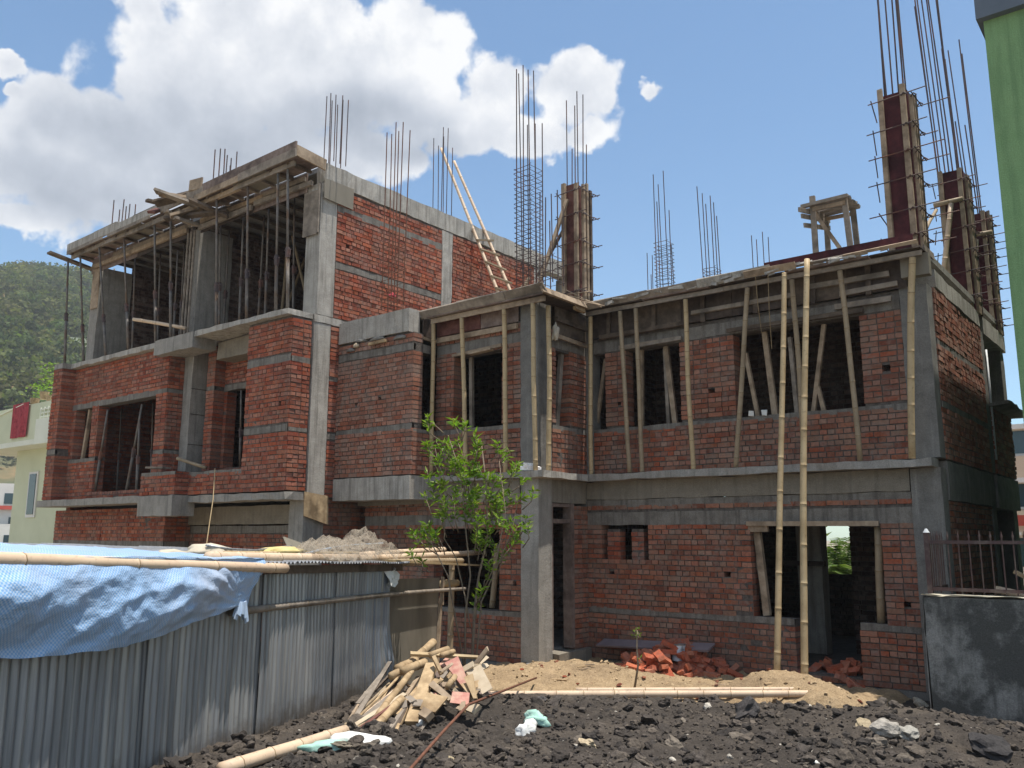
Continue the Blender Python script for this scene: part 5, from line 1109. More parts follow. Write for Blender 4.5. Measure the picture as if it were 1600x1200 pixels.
off('long dark red lath low on the left slope of the heap', (622, 1098), (520, 1168), 8.8, 7.95, 'p', .035, 'ply_red')
off('long pale lath above the dark red one on the left slope', (633, 1085), (530, 1150), 9.0, 8.15, 'p', .045, 'offcut_pale')
off('reddish ply scrap on the right shoulder of the heap', (705, 1032), (727, 1072), 9.5, 9.2, 'p', .16, 'ply_pink', .08, .015)
off('short bamboo stub pointing right under the reddish ply', (728, 1043), (753, 1042), 9.5, 9.5, 'b', .035, 'bamboo_old')
off('pale board scrap at the right edge of the heap', (740, 1045), (762, 1080), 9.4, 9.1, 'p', .17, 'offcut_pale', .12, .015)
off('narrow pale board between the ply and the right edge board', (732, 1056), (743, 1092), 9.2, 9.0, 'p', .09, 'offcut', .05, .02)
off('maroon square of ply at the front of the heap', (705, 1090), (733, 1093), 8.85, 8.85, 'p', .17, 'ply_pink', None, .012, (0, -.5, .8))
off('dark edged plank under the maroon square', (674, 1068), (705, 1094), 9.1, 8.9, 'p', .06, 'plank')
off('short bamboo stub standing behind the maroon square', (711, 1057), (699, 1074), 9.2, 9.0, 'b', .03)
off('short stick near the top of the heap', (677, 1026), (690, 1053), 9.4, 9.2, 'p', .035)
off('forked small stick near the top of the heap', (707, 1037), (689, 1050), 9.3, 9.2, 'p', .03, 'plank')
off('broad pale board at the foot of the thick plank', (684, 1086), (668, 1112), 8.8, 8.6, 'p', .22, 'offcut', .16, .02)
off('bamboo end pointing up right behind the top of the heap', (672, 1024), (700, 1014), 9.6, 9.8, 'b', .035)
off('second bamboo end pointing up right at the top of the heap', (690, 1024), (709, 1018), 9.5, 9.7, 'b', .03)
off('tan stone like block among the lower offcuts', (660, 1113), (672, 1120), 8.6, 8.5, 'p', .09, 'plank', None, .06)
off('small block standing below the maroon square', (723, 1098), (722, 1112), 8.8, 8.7, 'p', .05, 'plank')
for k in range(26):
    x0_, y0_ = R.uniform(545, 655), R.uniform(1098, 1158); L_ = R.uniform(50, 110); an = R.uniform(.75, 1.15); x1_, y1_ = x0_+L_*math.cos(an), y0_-L_*math.sin(an)
    if y1_ < 1030: continue
    d_ = 9.7-(y0_-1040)*.0125; off('long rough stick lying askew on the left slope of the offcut heap', (x0_, y0_), (x1_, y1_), d_, 9.75-(y1_-1040)*.0125, 'p', R.uniform(.018, .05), R.choice(['plank', 'plank_grey', 'offcut', 'plank_dark', 'offcut_pale']), None, R.uniform(.015, .035))
for k in range(18):
    x0_, y0_ = R.uniform(665, 750), R.uniform(1035, 1095); L_ = R.uniform(25, 60); an = R.uniform(-.9, 1.0); d_ = 9.6-(y0_-1040)*.0125
    off('splintered board piece lying on the right slope of the offcut heap', (x0_, y0_), (x0_+L_*math.cos(an)*.6, y0_-L_*math.sin(an)*.6), d_, d_+R.uniform(-.1, .2), 'p', R.uniform(.04, .13), R.choice(['plank', 'plank_grey', 'offcut', 'ply_brown', 'offcut_pale', 'ply_pink']), R.uniform(.03, .1), R.uniform(.012, .02))
for k in range(26):
    x = R.uniform(612, 745); y = R.uniform(1048, 1105); d = 9.6-(y-1040)*.013; a = R.uniform(0, 3.14); l = R.uniform(8, 26)
    off('small broken offcut lying loose among the larger pieces of the heap', (x, y), (x+l*math.cos(a), y+l*.7*math.sin(a)), d, d+R.uniform(-.2, .2), 'p', R.uniform(.03, .11), R.choice(['offcut', 'plank', 'offcut_pale', 'plank', 'plank_grey']), None, R.uniform(.012, .03))
lump('soil_heap', 'dark low heap of earth carrying the timber offcuts', 'earth heap', (*D(675, 1100, 9.5).xy, 0.02), (.85, .75, .42), 'dark_soil', 8)
bamboo('thick grey bamboo lying along the foot of the iron sheets', G(345, 1203, .05), G(540, 1142, .05), .055, .05, 'poles lying on the ground', 'bamboo_pale', bend=.006)
mb = MB(); mb.tube([G(838, 1059, .10), G(790, 1078, .16), G(732, 1101, .25), G(690, 1146, .16), G(640, 1203, .08)], .013, 6); tag(mb.build('iron_rod', 'rebar_rust', loc=G(732, 1101), smooth=True), 'long rusty iron rod lying across rubble and offcuts', 'iron rod')
lump('sack', 'white and green plastic sack flattened on the dark rubble', 'sack', G(560, 1160, .02), (.26, .10, .07), 'pale_sack', 12, .5)
lump('sack', 'torn green and white rag end beside the flattened sack', 'sack', G(515, 1168, .02), (.22, .09, .05), 'green_sack', 13, .9)
lump('cloth', 'knotted teal and white cloth on the dark rubble', 'cloth', G(838, 1127, .03), (.13, .06, .08), 'green_sack', 15, .2, .7)
lump('cloth', 'frayed white cloth end below the teal knot', 'cloth', G(824, 1142, .02), (.10, .05, .08), 'pale_sack', 16, 1.2, .8)
lump('paper_scrap', 'white crumpled scrap below the thick plank of the heap', 'scrap', G(656, 1131, .02), (.06, .05, .04), 'pale_sack', 17)
lump('paper_scrap', 'white crumpled scrap at the bottom edge of the rubble', 'scrap', G(1270, 1192, .01), (.05, .04, .03), 'pale_sack', 18)
R = random.Random(55)
for k in range(40):
    x, y = R.uniform(-8.6, -3.4), R.uniform(10.3, 11.9)
    if sand_z(x, y) < soil_z(x, y): continue
    mb = MB(); rock(mb, (0, 0, 0), R.uniform(.02, .045), R, 0, .7, .4, 0, tuple(.7*q for q in R.choice(PAL['dull']))); o = mb.build('brick_chip', 'clod', tint=True); o.location = (x, y, sand_z(x, y)+.012); tag(o, 'small red brick chip lying on the sand', 'brick chip', 'brick chips on the sand')
for k in range(14):
    x, y = R.uniform(-8.2, -3.6), R.uniform(10.2, 11.6); a = R.uniform(0, 3.14); l = R.uniform(.08, .3); z_ = ground_z(x, y)+.015
    mb = MB(); mb.plank((x, y, z_), (x+l*math.cos(a), y+l*math.sin(a), z_+.01), R.uniform(.012, .05), .012); tag(mb.build('wood_splinter', R.choice(['offcut', 'plank', 'offcut_pale']), loc=(x, y, z_)), 'wood splinter lying loose on the sand', 'splinter', 'splinters on the sand')
# ------------------------------------------------------------------ heap of loose bricks
mb = MB(); R = random.Random(31); me_l = []
for k in range(4):
    mb = MB(); c = R.choice(PAL['red']); mb.box((-.115, -.055, -.035), (.115, .055, .035), 0, tuple(q*1.25 for q in c), j=.006, rnd=R)
    o = mb.build('loose_brick', 'brick', tint=True); me_l.append(o.data); bpy.data.objects.remove(o)
def loose(x, y, z, rot, label, group):
    o = bpy.data.objects.new('loose_brick', me_l[R.randrange(4)]); COL.objects.link(o); o.location = (x, y, z); o.rotation_euler = rot
    return tag(o, label, 'brick', group)
xc = -6.62
for lay in range(6):
    for k in range([44, 36, 28, 22, 14, 8][lay]):
        hw = 1.02-0.16*lay; u = R.uniform(-1, 1); x = xc+u*hw*(1.0 if u > 0 else .9); dep = 0.85*(1-abs(u))**.5*(1-lay/7)
        y = 12.55-R.uniform(0, 1)*dep-.05-0.35*R.random()*(1-lay/6)*(u < .2); z = max(ground_z(x, y), -.05)+.03+lay*.085*(1-.35*abs(u))+R.uniform(-.01, .02)
        loose(x, y, z, (R.gauss(0, .35+.1*lay), R.gauss(0, .35), R.uniform(0, 3.14)), 'red clay brick tumbled in the heap at the foot of the wall', 'bricks in the heap')
for k in range(26):
    x = R.uniform(-4.9, -3.95); y = R.uniform(12.5, 13.3); loose(x, y, .02+.24*sm(12.4, 13.1, y)*R.uniform(.5, 1)-.05, (R.gauss(0, .4), R.gauss(0, .4), R.uniform(0, 3.1)), 'broken brick lying in the gap below the big ground floor hole', 'bricks in the gap')
p0, p1 = at(938, 1004, Y=12.5), at(1112, 1012, Y=12.42)
mb = MB(); mb.plank(p0, p1, 0.26, 0.03, (0, -.35, 1)); tag(mb.build('plank', 'ply_mauve', loc=p0), 'wide mauve board lying flat on top of the brick heap', 'board')
pc = at(1060, 1020, Y=12.22); t = thing('paint_can', 'small pale blue spotted tin standing tilted on the brick heap', 'tin', pc)
mb = MB(); mb.tube([pc+Vector((0, 0, -.11)), pc+Vector((0.01, 0, .12))], .10, 18); mb.build('body', 'bucket', t, smooth=False)
mb = MB(); mb.tube([pc+Vector((.01, 0, .115)), pc+Vector((.01, 0, .13))], .105, 18); mb.build('rim', 'galvanised', t)
# ------------------------------------------------------------------ plants
def leaf(mb, p, d, L, W, R, mi=0):
    d = d.normalized(); sd = d.cross(Vector((0, 0, 1)))
    if sd.length < .05: sd = Vector((1, 0, 0))
    sd.normalize(); a = R.uniform(-.9, .9); n = sd.cross(d); sd = sd*math.cos(a)+n*math.sin(a); n = sd.cross(d)
    k = R.uniform(.7, 1.35); y_ = R.uniform(.85, 1.25); c = (k*y_, k, k*.9)
    P = [p, p+d*L*.4+sd*W*.5-n*.01, p+d*L*.4-sd*W*.5-n*.01, p+d*L*.42-n*(.02+W*.12), p+d*L-n*L*.18+Vector((0, 0, -L*.12))]
    mb.add(P, [(0, 1, 3), (0, 3, 2), (1, 4, 3), (3, 4, 2)], mi, c)
def shrub(t, R, stems, tips, leafL, perTip, rs=.016):
    bk = MB(); lf = MB()
    for pts, r in stems: bk.tube(pts, [r*(1-.6*i/(len(pts)-1)) for i in range(len(pts))], 6)
    for base, tip, n in tips:
        base = Vector(base); tip = Vector(tip); mid = base.lerp(tip, .5)+Vector((R.uniform(-.05, .05), R.uniform(-.05, .05), -.03))
        bk.tube([base, mid, tip], [.009, .006, .003], 4)
        ax = (tip-mid).normalized()
        for k in range(n):
            s = R.random()**.8; p = mid.lerp(tip, s) if s > .0 else tip
            an = k*2.4+R.uniform(-.4, .4); a = ax.cross(Vector((.3, .5, .8))).normalized(); b = ax.cross(a)
            d = ax*R.uniform(.15, .9)+(a*math.cos(an)+b*math.sin(an))*R.uniform(.6, 1.1)+Vector((0, 0, .25))
            leaf(lf, p, d, leafL*R.uniform(.5, 1.3), leafL*R.uniform(.26, .36), R)
    bk.build('stem', 'bark', t, smooth=True); lf.build('foliage', 'leaf', t, tint=True)
R = random.Random(9)
tb = at(735, 1012, Y=9.95); dT = 10.2; tb = D(735, 1012, dT+.9); tb.z = 0.05
DT = dT+.9
T = thing('young_tree', 'slender young tree with bright green leaves standing before the brick bay', 'tree', tb)
def TP(x, y, dd=0.0): return D(x, y, DT+dd)
stems = [([tb, TP(742, 950), TP(748, 900), TP(762, 840), TP(760, 760), TP(752, 690)], .02), ([tb+Vector((.05, 0, 0)), TP(752, 940, .1), TP(775, 890, .15), TP(800, 830, .2), TP(812, 770, .2)], .013),
         ([tb+Vector((-.08, 0, 0)), TP(727, 960, -.1), TP(735, 900, -.15), TP(728, 830, -.2), TP(720, 740, -.2), TP(700, 680, -.2)], .013), ([TP(735, 980), TP(726, 930, .2), TP(712, 870, .3), TP(694, 842, .3), TP(696, 790, .3), TP(680, 700, .2)], .01), ([TP(742, 950), TP(775, 880, -.3), TP(790, 800, -.3), TP(780, 720, -.2)], .01),
         ([tb, TP(700, 900, -.3), TP(675, 850, -.3), TP(662, 825, -.3)], .012)]
tips = []
cl = [(672, 655, .3), (668, 700, 1), (690, 695, 1), (715, 690, .8), (722, 662, .4), (745, 700, 1), (772, 700, .8), (765, 740, 1), (680, 740, 1), (705, 735, 1.2), (735, 735, 1.3), (675, 770, 1), (700, 772, 1.2), (730, 775, 1.4), (758, 775, 1.3), (790, 770, 1), (797, 745, .5), (812, 775, .5),
      (742, 805, 1.2), (765, 815, 1), (715, 795, .8), (790, 815, .8), (812, 820, .7), (824, 810, .4), (800, 840, .5), (752, 845, .5), (660, 825, .9), (650, 832, .4), (672, 838, .8), (660, 855, .4), (766, 880, .35), (748, 925, .3), (786, 850, .4), (722, 722, 1), (750, 755, 1), (696, 800, .8), (776, 790, 1), (738, 690, .5), (790, 720, .4)]
for x, y, wgt in cl:
    for k in range(max(2, int(4.6*wgt))):
        dd = R.uniform(-.45, .45); tx, ty = x+R.gauss(0, 10), y+R.gauss(0, 9); tip = TP(tx, ty, dd)
        bx, by = tx+(742-tx)*.25+R.gauss(0, 6), ty+30+R.gauss(0, 6); tips.append((TP(bx, by, dd*.6), tip, R.randint(11, 17)))
shrub(T, R, stems, tips, .118, 10)
b0 = G(991, 1079); T2 = thing('sapling', 'thin bare sapling with a leafy tip standing before the brick heap', 'sapling', b0)
d0 = (b0-CAMP).dot(Vector((-_sy, _cy, 0)))
shrub(T2, R, [([b0, D(997, 1040, d0), D(995, 1010, d0), D(996, 985, d0)], .017)], [(D(996, 995, d0), D(990+R.uniform(-4, 12), 978+R.uniform(0, 14), d0+R.uniform(-.05, .05)), 5) for _ in range(6)]+[(D(996, 1035, d0), D(999, 1028, d0), 3)], .055, 5)
for k in range(9):
    x, y = R.uniform(150, 330), R.uniform(1165, 1198)
R2 = random.Random(3)
pb = Vector((-7.0, 21.5, 0)); T3 = thing('palm_bush', 'fronds of a palm seen far through the ground floor opening', 'palm', (-6.8, 20.5, 0))
bk = MB(); bk.tube([(-6.8, 20.5, -.3), (-6.8, 20.5, 1.2)], [.12, .09], 8); bk.build('trunk', 'bark', T3); lf = MB()
for k in range(34):
    a = R2.uniform(0, 6.3); L_ = R2.uniform(1.0, 2.0); el = R2.uniform(.1, 1.2); base = Vector((-6.8, 20.5, 1.0)); d = Vector((math.cos(a)*math.cos(el), math.sin(a)*math.cos(el), math.sin(el)))
    for i in range(22):
        s = i/21*L_; p = base+d*s+Vector((0, 0, -.35*s*s*.5))
        for sg_ in (-1, 1):
            sd = d.cross(Vector((0, 0, 1))).normalized()*sg_; leaf(lf, p, sd+d*.6+Vector((0, 0, -.2)), .38, .045, R2)
lf.build('fronds', 'palm_leaf', T3, tint=True)
for k in range(4):
    c = (-9.6+1.5*k, 22.5+R2.uniform(-.5, .5), 0); t = thing('garden_bush', 'low green bush behind the house seen through the ground floor opening', 'bush', c, 'bushes behind the house'); lf = MB()
    for i in range(420):
        p = Vector((R2.gauss(0, .7), R2.gauss(0, .5), abs(R2.gauss(.9, .6))))+Vector(c); leaf(lf, p, Vector((R2.gauss(0, 1), R2.gauss(0, 1), R2.gauss(.3, .6))), .28, .1, R2)
    lf.build('foliage', 'palm_leaf', t, tint=True)
# ------------------------------------------------------------------ compound wall, iron fence
W_ = thing('compound_wall', 'black stained plastered plot wall at the right with an iron fence on it', 'wall', (-2.87, 11.7, 0))
mb = MB(); rough_box(mb, (-2.87, 11.70, -.5), (4.5, 11.92, 1.295), 0, .25, .006, 77); mb.build('wall_body', 'mossy', W_)
mb = MB(); rough_box(mb, (-2.89, 11.68, 1.297), (4.5, 11.95, 1.325), 0, .12, .010, 78); mb.build('coping', 'sand_cement', W_)
mb = MB(); rough_box(mb, (-2.885, 11.705, -.5), (-2.872, 11.9, 1.29), 0, .12, .004, 79); mb.build('end_face', 'concrete', W_)
I_ = thing('iron_fence', 'dark red brown spiked iron fence on the stained wall', 'fence', (-2.8, 11.82, 1.32))
zt_ = at(1470, 836, Y=11.82).z; zr_ = at(1470, 847, Y=11.82).z
mb = MB(); mb.box((-2.83, 11.79, 1.30), (-2.77, 11.85, zt_+.03)); mb.build('corner_post', 'rail_paint', I_)
mb = MB(); mb.tube([(-2.80, 11.82, zt_+.03), (-2.80, 11.82, zt_+.08)], [.04, .012], 10); mb.build('post_cap', 'pvc', I_)
mb = MB(); mb.box((-2.77, 11.80, zr_-.02), (4.4, 11.84, zr_+.02)); mb.box((-2.77, 11.80, 1.36), (4.4, 11.84, 1.40)); mb.build('rail', 'rail_paint', I_)
mb = MB(); mb.box((-2.82, 11.85, zr_-.02), (-2.78, 12.64, zr_+.02)); mb.box((-2.82, 11.85, 1.36), (-2.78, 12.64, 1.40)); mb.build('rail', 'rail_paint', I_)
for k in range(30):
    x = -2.68+k*.118
    if x > 0: break
    mb = MB(); mb.tube([(x, 11.82, 1.33), (x, 11.82, zt_-.01), (x, 11.82, zt_+.05)], [.009, .009, .002], 6); mb.tube([(x, 11.82, zt_-.03), (x, 11.82, zt_)], .015, 6); mb.build('baluster', 'rail_paint', I_)
for k in range(7):
    y = 11.93+k*.11; mb = MB(); mb.tube([(-2.80, y, 1.33), (-2.80, y, zt_-.01), (-2.80, y, zt_+.05)], [.009, .009, .002], 6); mb.build('baluster', 'rail_paint', I_)
bamboo('pale pole lying on the stained wall behind the iron fence', at(1556, 921, Y=12.0), at(1640, 938, Y=12.0), .045, None, 'poles at the stained wall', 'bamboo_pale')
mb = MB(); mb.plank(at(1585, 893, Y=12.1), at(1650, 925, Y=12.05), .10, .04); tag(mb.build('plank', 'offcut', loc=at(1585, 893, Y=12.1)), 'bright sawn plank sloping behind the iron fence', 'plank')
mb = MB(); mb.plank(G(1514, 1103, .1), G(1545, 1118, .05), .07, .05, (0, -.5, 1)); tag(mb.build('plank', 'offcut', loc=G(1514, 1103, .1)), 'short bright wood piece lying before the stained wall', 'wood piece')
# ------------------------------------------------------------------ green house on the right
GY = 12.3; GX = at(1582, 486, Y=GY).x
GH = thing('green_house', 'plain green rendered house with a grey blue roof edge at the right border', 'house', (GX+4, 17, 0))
zg = at(1530, 36, Y=GY).z
mb = MB(); mb.box((GX, GY, -.4), (GX+9, 24, zg)); mb.build('wall', 'green_wall', GH)
mb = MB(); mb.box((GX-.07, GY-.12, zg), (GX+9.1, 24.1, zg+.34)); mb.build('roof_edge', 'grey_blue_paint', GH)
# ------------------------------------------------------------------ pale house behind on the left
hy = 17.0; hx0 = at(22, 760, Y=hy).x; hx1 = -22.9
H_ = thing('cream_house', 'pale green house with a balcony and a red rug behind the left block', 'house', (hx0+2, hy+3, 0))
zb0 = at(10, 700, Y=hy-1.0).z; zb1 = at(10, 640, Y=hy-1.0).z
mb = MB(); mb.box((hx0, hy, -.4), (hx1, hy+9, zb0+.05)); mb.build('wall', 'cream_wall', H_)
mb = MB(); mb.box((hx0-3, hy-1.0, zb0), (hx1, hy+9, zb0+.22)); mb.build('balcony_slab', 'pale_trim', H_)
mb = MB(); mb.box((hx0-3, hy-1.0, zb0+.22), (hx1, hy-.85, zb1)); mb.box((hx0-3, hy-.85, zb0+.22), (hx0-2.85, hy+8.9, zb1-.004)); mb.build('balcony_parapet', 'cream_wall', H_)
a = at(57, 668, Y=hy-1.15); b = at(92, 620, Y=hy-1.15)
mb = MB(); mb.box((a.x, hy-1.2, zb0-.06), (hx1+.5, hy-1.005, a.z+.35)); mb.build('balcony_parapet', 'pale_trim', H_)
mb = MB()
for k in range(3): mb.box((a.x+.1, hy-1.1, a.z+.42+.16*k), (hx1, hy-1.06, a.z+.47+.16*k))
for k in range(6): mb.box((a.x+.1+.35*k, hy-1.11, a.z+.35), (a.x+.15+.35*k, hy-1.07, a.z+.85))
mb.build('railing', 'pale_trim', H_)
wa, wb = at(48, 738, Y=hy), at(66, 808, Y=hy)
mb = MB(); mb.box((wa.x, hy-.06, wb.z), (wa.x+.9, hy-.004, wa.z)); w_ = mb.build('window', 'white_wall', H_)
mb = MB(); mb.box((wa.x+.14, hy-.09, wb.z+.13), (wa.x+.78, hy-.062, wa.z-.1)); mb.build('pane', 'window_glass', w_)
mb = MB(); mb.plank(at(0, 652, Y=hy-.9), at(42, 632, Y=hy-.93), .3, .03); mb.build('parapet_cap', 'pale_trim', H_)
ra_, rb_ = at(21, 634, Y=hy-1.06), at(41, 683, Y=hy-1.06)
mb = MB(); mb.grid([[(ra_.x+(rb_.x-ra_.x)*i/12, hy-1.06-.04*math.sin(i*1.1)*j/8-.01, ra_.z+.03+(rb_.z-ra_.z)*j/8) for i in range(13)] for j in range(9)]); tag(mb.build('rug', 'rug', loc=(ra_.x, hy-1.06, ra_.z), smooth=True), 'red patterned rug hung over the balcony of the pale house', 'rug')
R = random.Random(6)
for k, (x, y, h, lb) in enumerate([(70, 612, 1.3, 'tallest light green potted plant on the pale house terrace'), (55, 622, .6, 'low reddish green potted plant on the terrace corner'), (80, 618, .7, 'bushy potted plant on the terrace next to the brick wall')]):
    c = at(x, y, Y=hy-.3); t = thing('potted_plant', lb, 'potted plant', (c.x, c.y, c.z-.3), 'plants on the pale house terrace')
    mb = MB(); mb.tube([(c.x, c.y, c.z-.35), (c.x, c.y, c.z-.02)], [.16, .21], 10); mb.build('pot', 'offcut', t)
    lf = MB()
    for i in range(int(90*h)): leaf(lf, Vector((c.x+R.gauss(0, .18), c.y+R.gauss(0, .18), c.z+R.random()*h)), Vector((R.gauss(0, 1), R.gauss(0, 1), .5)), .2, .08, R)
    lf.build('foliage', 'leaf', t, tint=True)
# ------------------------------------------------------------------ pale houses far right
def box_house(label, px0, px1, Y, dep, floors, py_top, wall='white_wall', band='pink_wall', name='distant_house', roof=None):
    x0, x1 = at(px0, 750, Y=Y).x, at(px1, 750, Y=Y).x; zt = at(px0, py_top, Y=Y).z
    t = thing(name, label, 'house', ((x0+x1)/2, Y+dep/2, 0)); mb = MB(); mb.box((x0, Y, -.4), (x1, Y+dep, zt)); mb.build('wall', wall, t)
    fh = zt/floors
    for f in range(1, floors+1):
        mb = MB(); mb.box((x0-.3, Y-.6, fh*f-.2), (x1+.3, Y-.004, fh*f)); mb.build('balcony_slab', band, t)
        mb = MB(); mb.box((x0-.3, Y-.6, fh*(f-1)+.0), (x1+.3, Y-.55, fh*(f-1)+.9)); 
        if f > 1: mb.build('balcony_parapet', wall, t)
    n = max(2, int((x1-x0)/2.4))
    for f in range(floors):
        for k in range(n):
            xx = x0+(x1-x0)*(k+.5)/n; mb = MB(); mb.box((xx-.55, Y-.05, fh*f+.95), (xx+.55, Y-.003, fh*f+2.1)); w = mb.build('window', band, t)
            mb = MB(); mb.box((xx-.45, Y-.07, fh*f+1.05), (xx+.45, Y-.052, fh*f+2.0)); mb.build('pane', 'window_glass', w)
    if roof:
        mb = MB(); mb.box((x0-.4, Y-.8, zt), (x1+.4, Y+dep+.4, zt+.35)); mb.build('roof', roof, t)
    return t
box_house('pale peach house with balconies behind the right end of the brick house', 1574, 1680, 42, 9, 3, 666, 'peach_wall', 'white_wall')
box_house('low house with a red roof below the peach house', 1588, 1660, 34, 5, 1, 822, 'white_wall', 'pink_wall', roof='red_roof')
# ------------------------------------------------------------------ wooded hill and far houses on the left
def hdir(px): v = ray(px, 838); return Vector((v.x, v.y, 0)).normalized()
def telev(px, py): v = ray(px, py); return v.z/math.hypot(v.x, v.y)
RID = [(-900, 470), (-300, 400), (0, 424), (60, 428), (140, 446), (300, 520), (500, 640), (800, 760)]
def hill_z(px, d):
    top = 2+telev(px, interp(RID, px))*430-7
    return -0.5+(top-6)*sm(95, 430, d)**.85*(1 if d < 430 else 1-.3*sm(430, 640, d))+2.2*N(px*.02, d*.03, 1, 2)*sm(100, 200, d)
mb = MB(); mb.grid([[tuple(hdir(px)*d+Vector((0, 0, hill_z(px, d)))) for px in range(-900, 801, 25)] for d in list(range(80, 440, 12))+[470, 520, 580]])
structure(mb.build('hill', 'hill_earth', smooth=True))
mb = MB(); bk = MB(); R = random.Random(12); nt_ = 0
for k in range(1500):
    px = R.uniform(-260, 190); d = 150+285*R.random()**.8
    if d < 175 and R.random() < .75: continue
    p = hdir(px)*d; z = hill_z(px, d); r = R.uniform(2.0, 3.9); h = R.uniform(4, 7.5); tint = R.uniform(.6, 1.25); yy = R.uniform(.9, 1.3)
    for i in range(95):
        v = Vector((R.gauss(0, 1), R.gauss(0, 1), R.gauss(0, 1))).normalized()*r*R.uniform(.5, 1.0); v.z *= .85
        q = Vector((p.x, p.y, z+h))+v; a = Vector((R.gauss(0, 1), R.gauss(0, 1), R.gauss(0, 1))).normalized(); b = a.cross(v).normalized() if a.cross(v).length > .01 else Vector((1, 0, 0)); a = (a*.6+b.cross(v.normalized())).normalized()
        s = R.uniform(.35, .75); kk = tint*R.uniform(.75, 1.25); mb.add([q-a*s, q+b*s*.7, q+a*s, q-b*s*.7], [(0, 1, 2, 3)], 0, (kk*yy, kk, kk*.9))
    bk.tube([(p.x, p.y, z-1), (p.x, p.y, z+h)], [.22, .12], 4, cap=False)
o = mb.build('forest', 'leaf_far', tint=True); tag(o, 'pine woods covering the hillside on the left', 'forest', kind='stuff')
o2 = bk.build('forest_trunks', 'bark', o)
for lb, px, py, d, w, h, m_, rf in [('small white house with a blue window low on the left hillside', 6, 780, 120, 4, 3.5, 'white_wall', None), ('grey white flat house at the hill foot below the others', 4, 845, 100, 5, 3.2, 'white_wall', None), ('small house with a red roof at the hill foot', 12, 815, 108, 5, 2.4, 'white_wall', 'red_roof'),
                                    ('pale green block house seen between the first steel props', 126, 553, 235, 5.5, 7, 'cream_wall', None), ('long yellowish building on the ridge behind the left column', 138, 436, 425, 13, 4, 'peach_wall', 'white_wall')]:
    v = ray(px, py); f = d/math.hypot(v.x, v.y); c = CAMP+v*f; t = thing('hill_house', lb, 'house', c); u = hdir(px); s_ = Vector((u.y, -u.x, 0)); ang = math.atan2(s_.y, s_.x)
    mb = MB(); mb.obox(c, (w, 5, h), (0, 0, ang)); mb.build('wall', m_, t)
    if rf: mb = MB(); mb.obox(c+Vector((0, 0, h/2+.2)), (w+1, 6, .4), (0, 0, ang)); mb.build('roof', rf, t)
    mb = MB(); mb.obox(c-u*2.52+s_*w*.15, (w*.28, .06, h*.35), (0, 0, ang)); mb.build('window', 'window_glass', t)
# ------------------------------------------------------------------ daylight: sun almost overhead, from behind the right wing
SUN = Vector((0.20, 0.045, 1.0)).normalized()
sl = bpy.data.lights.new('sun', 'SUN'); so = bpy.data.objects.new('sun', sl); COL.objects.link(so)
sl.energy = 4.9; sl.angle = rad(0.53); sl.color = (1.0, 0.955, 0.88)
so.rotation_euler = (-SUN).to_track_quat('-Z', 'Y').to_euler(); so.location = (0, 0, 60)
W = bpy.data.worlds.new('World'); SC.world = W; W.use_nodes = True
wt_ = NT(W.node_tree); W.node_tree.nodes.clear()
sky = wt_.n('ShaderNodeTexSky', sky_type='NISHITA', sun_disc=False, sun_elevation=math.asin(SUN.z), sun_rotation=math.atan2(SUN.x, SUN.y), air_density=1.0, dust_density=0.4, ozone_density=0.6, altitude=300)
dirv = wt_.n('ShaderNodeTexCoord').outputs['Generated']
sp = wt_.n('ShaderNodeSeparateXYZ'); wt_.links.new(dirv, sp.inputs[0])
az = wt_.math('ARCTAN2', sp.outputs[0], sp.outputs[1]); el = wt_.math('ARCSINE', sp.outputs[2])
def azel(px, py):
    v = ray(px, py).normalized(); return math.atan2(v.x, v.y), math.asin(v.z)
warp = wt_.n('ShaderNodeTexNoise'); wt_.links.new(dirv, warp.inputs['Vector']); warp.inputs['Scale'].default_value = 9; warp.inputs['Detail'].default_value = 5; warp.inputs['Roughness'].default_value = .6
ws = wt_.n('ShaderNodeSeparateColor'); wt_.links.new(warp.outputs['Color'], ws.inputs[0])
azw = wt_.math('ADD', az, wt_.math('MULTIPLY', wt_.math('SUBTRACT', ws.outputs[0], .5), .10))
elw = wt_.math('ADD', el, wt_.math('MULTIPLY', wt_.math('SUBTRACT', ws.outputs[1], .5), .10))
BL = [(480, 60, 300, 150), (330, 120, 200, 140), (420, 230, 260, 110), (620, 140, 150, 110), (700, 190, 130, 70), (770, 150, 95, 85), (560, 90, 160, 130), (840, 210, 110, 50), (900, 160, 85, 90), (900, 220, 75, 45), (95, 190, 85, 70), (170, 260, 200, 90), (60, 270, 110, 60), (570, 255, 110, 60), (250, 60, 110, 90), (640, 60, 100, 110), (1016, 165, 32, 34), (8, 105, 34, 28), (30, 150, 26, 12), (-250, 200, 200, 120), (330, 300, 180, 50), (150, 330, 210, 55), (40, 345, 150, 45), (260, 150, 130, 130), (30, 230, 60, 40), (455, 165, 150, 95), (185, 190, 95, 80), (545, 175, 90, 60)]
def blobfield(bl, a_, e_):
    f = None
    for x, y, rx, ry in bl:
        a0, e0 = azel(x, y); sc = math.cos(e0)
        dx = wt_.math('MULTIPLY', wt_.math('SUBTRACT', a_, a0), sc*F_PX/rx*1.0); dy = wt_.math('MULTIPLY', wt_.math('SUBTRACT', e_, e0), F_PX/ry)
        r2 = wt_.math('ADD', wt_.math('MULTIPLY', dx, dx), wt_.math('MULTIPLY', dy, dy))
        g = wt_.math('SUBTRACT', 1.0, wt_.math('SQRT', r2)); f = g if f is None else wt_.math('SMOOTH_MAX', f, g, 0.12)
    return f
f = blobfield(BL, azw, elw)
n1 = wt_.noise(dirv, 8.5, 10, .56)
n2 = wt_.noise(wt_.mapv(dirv, (1, 1, 1), (0.0, 0.0, 0.03)), 8.5, 10, .56)
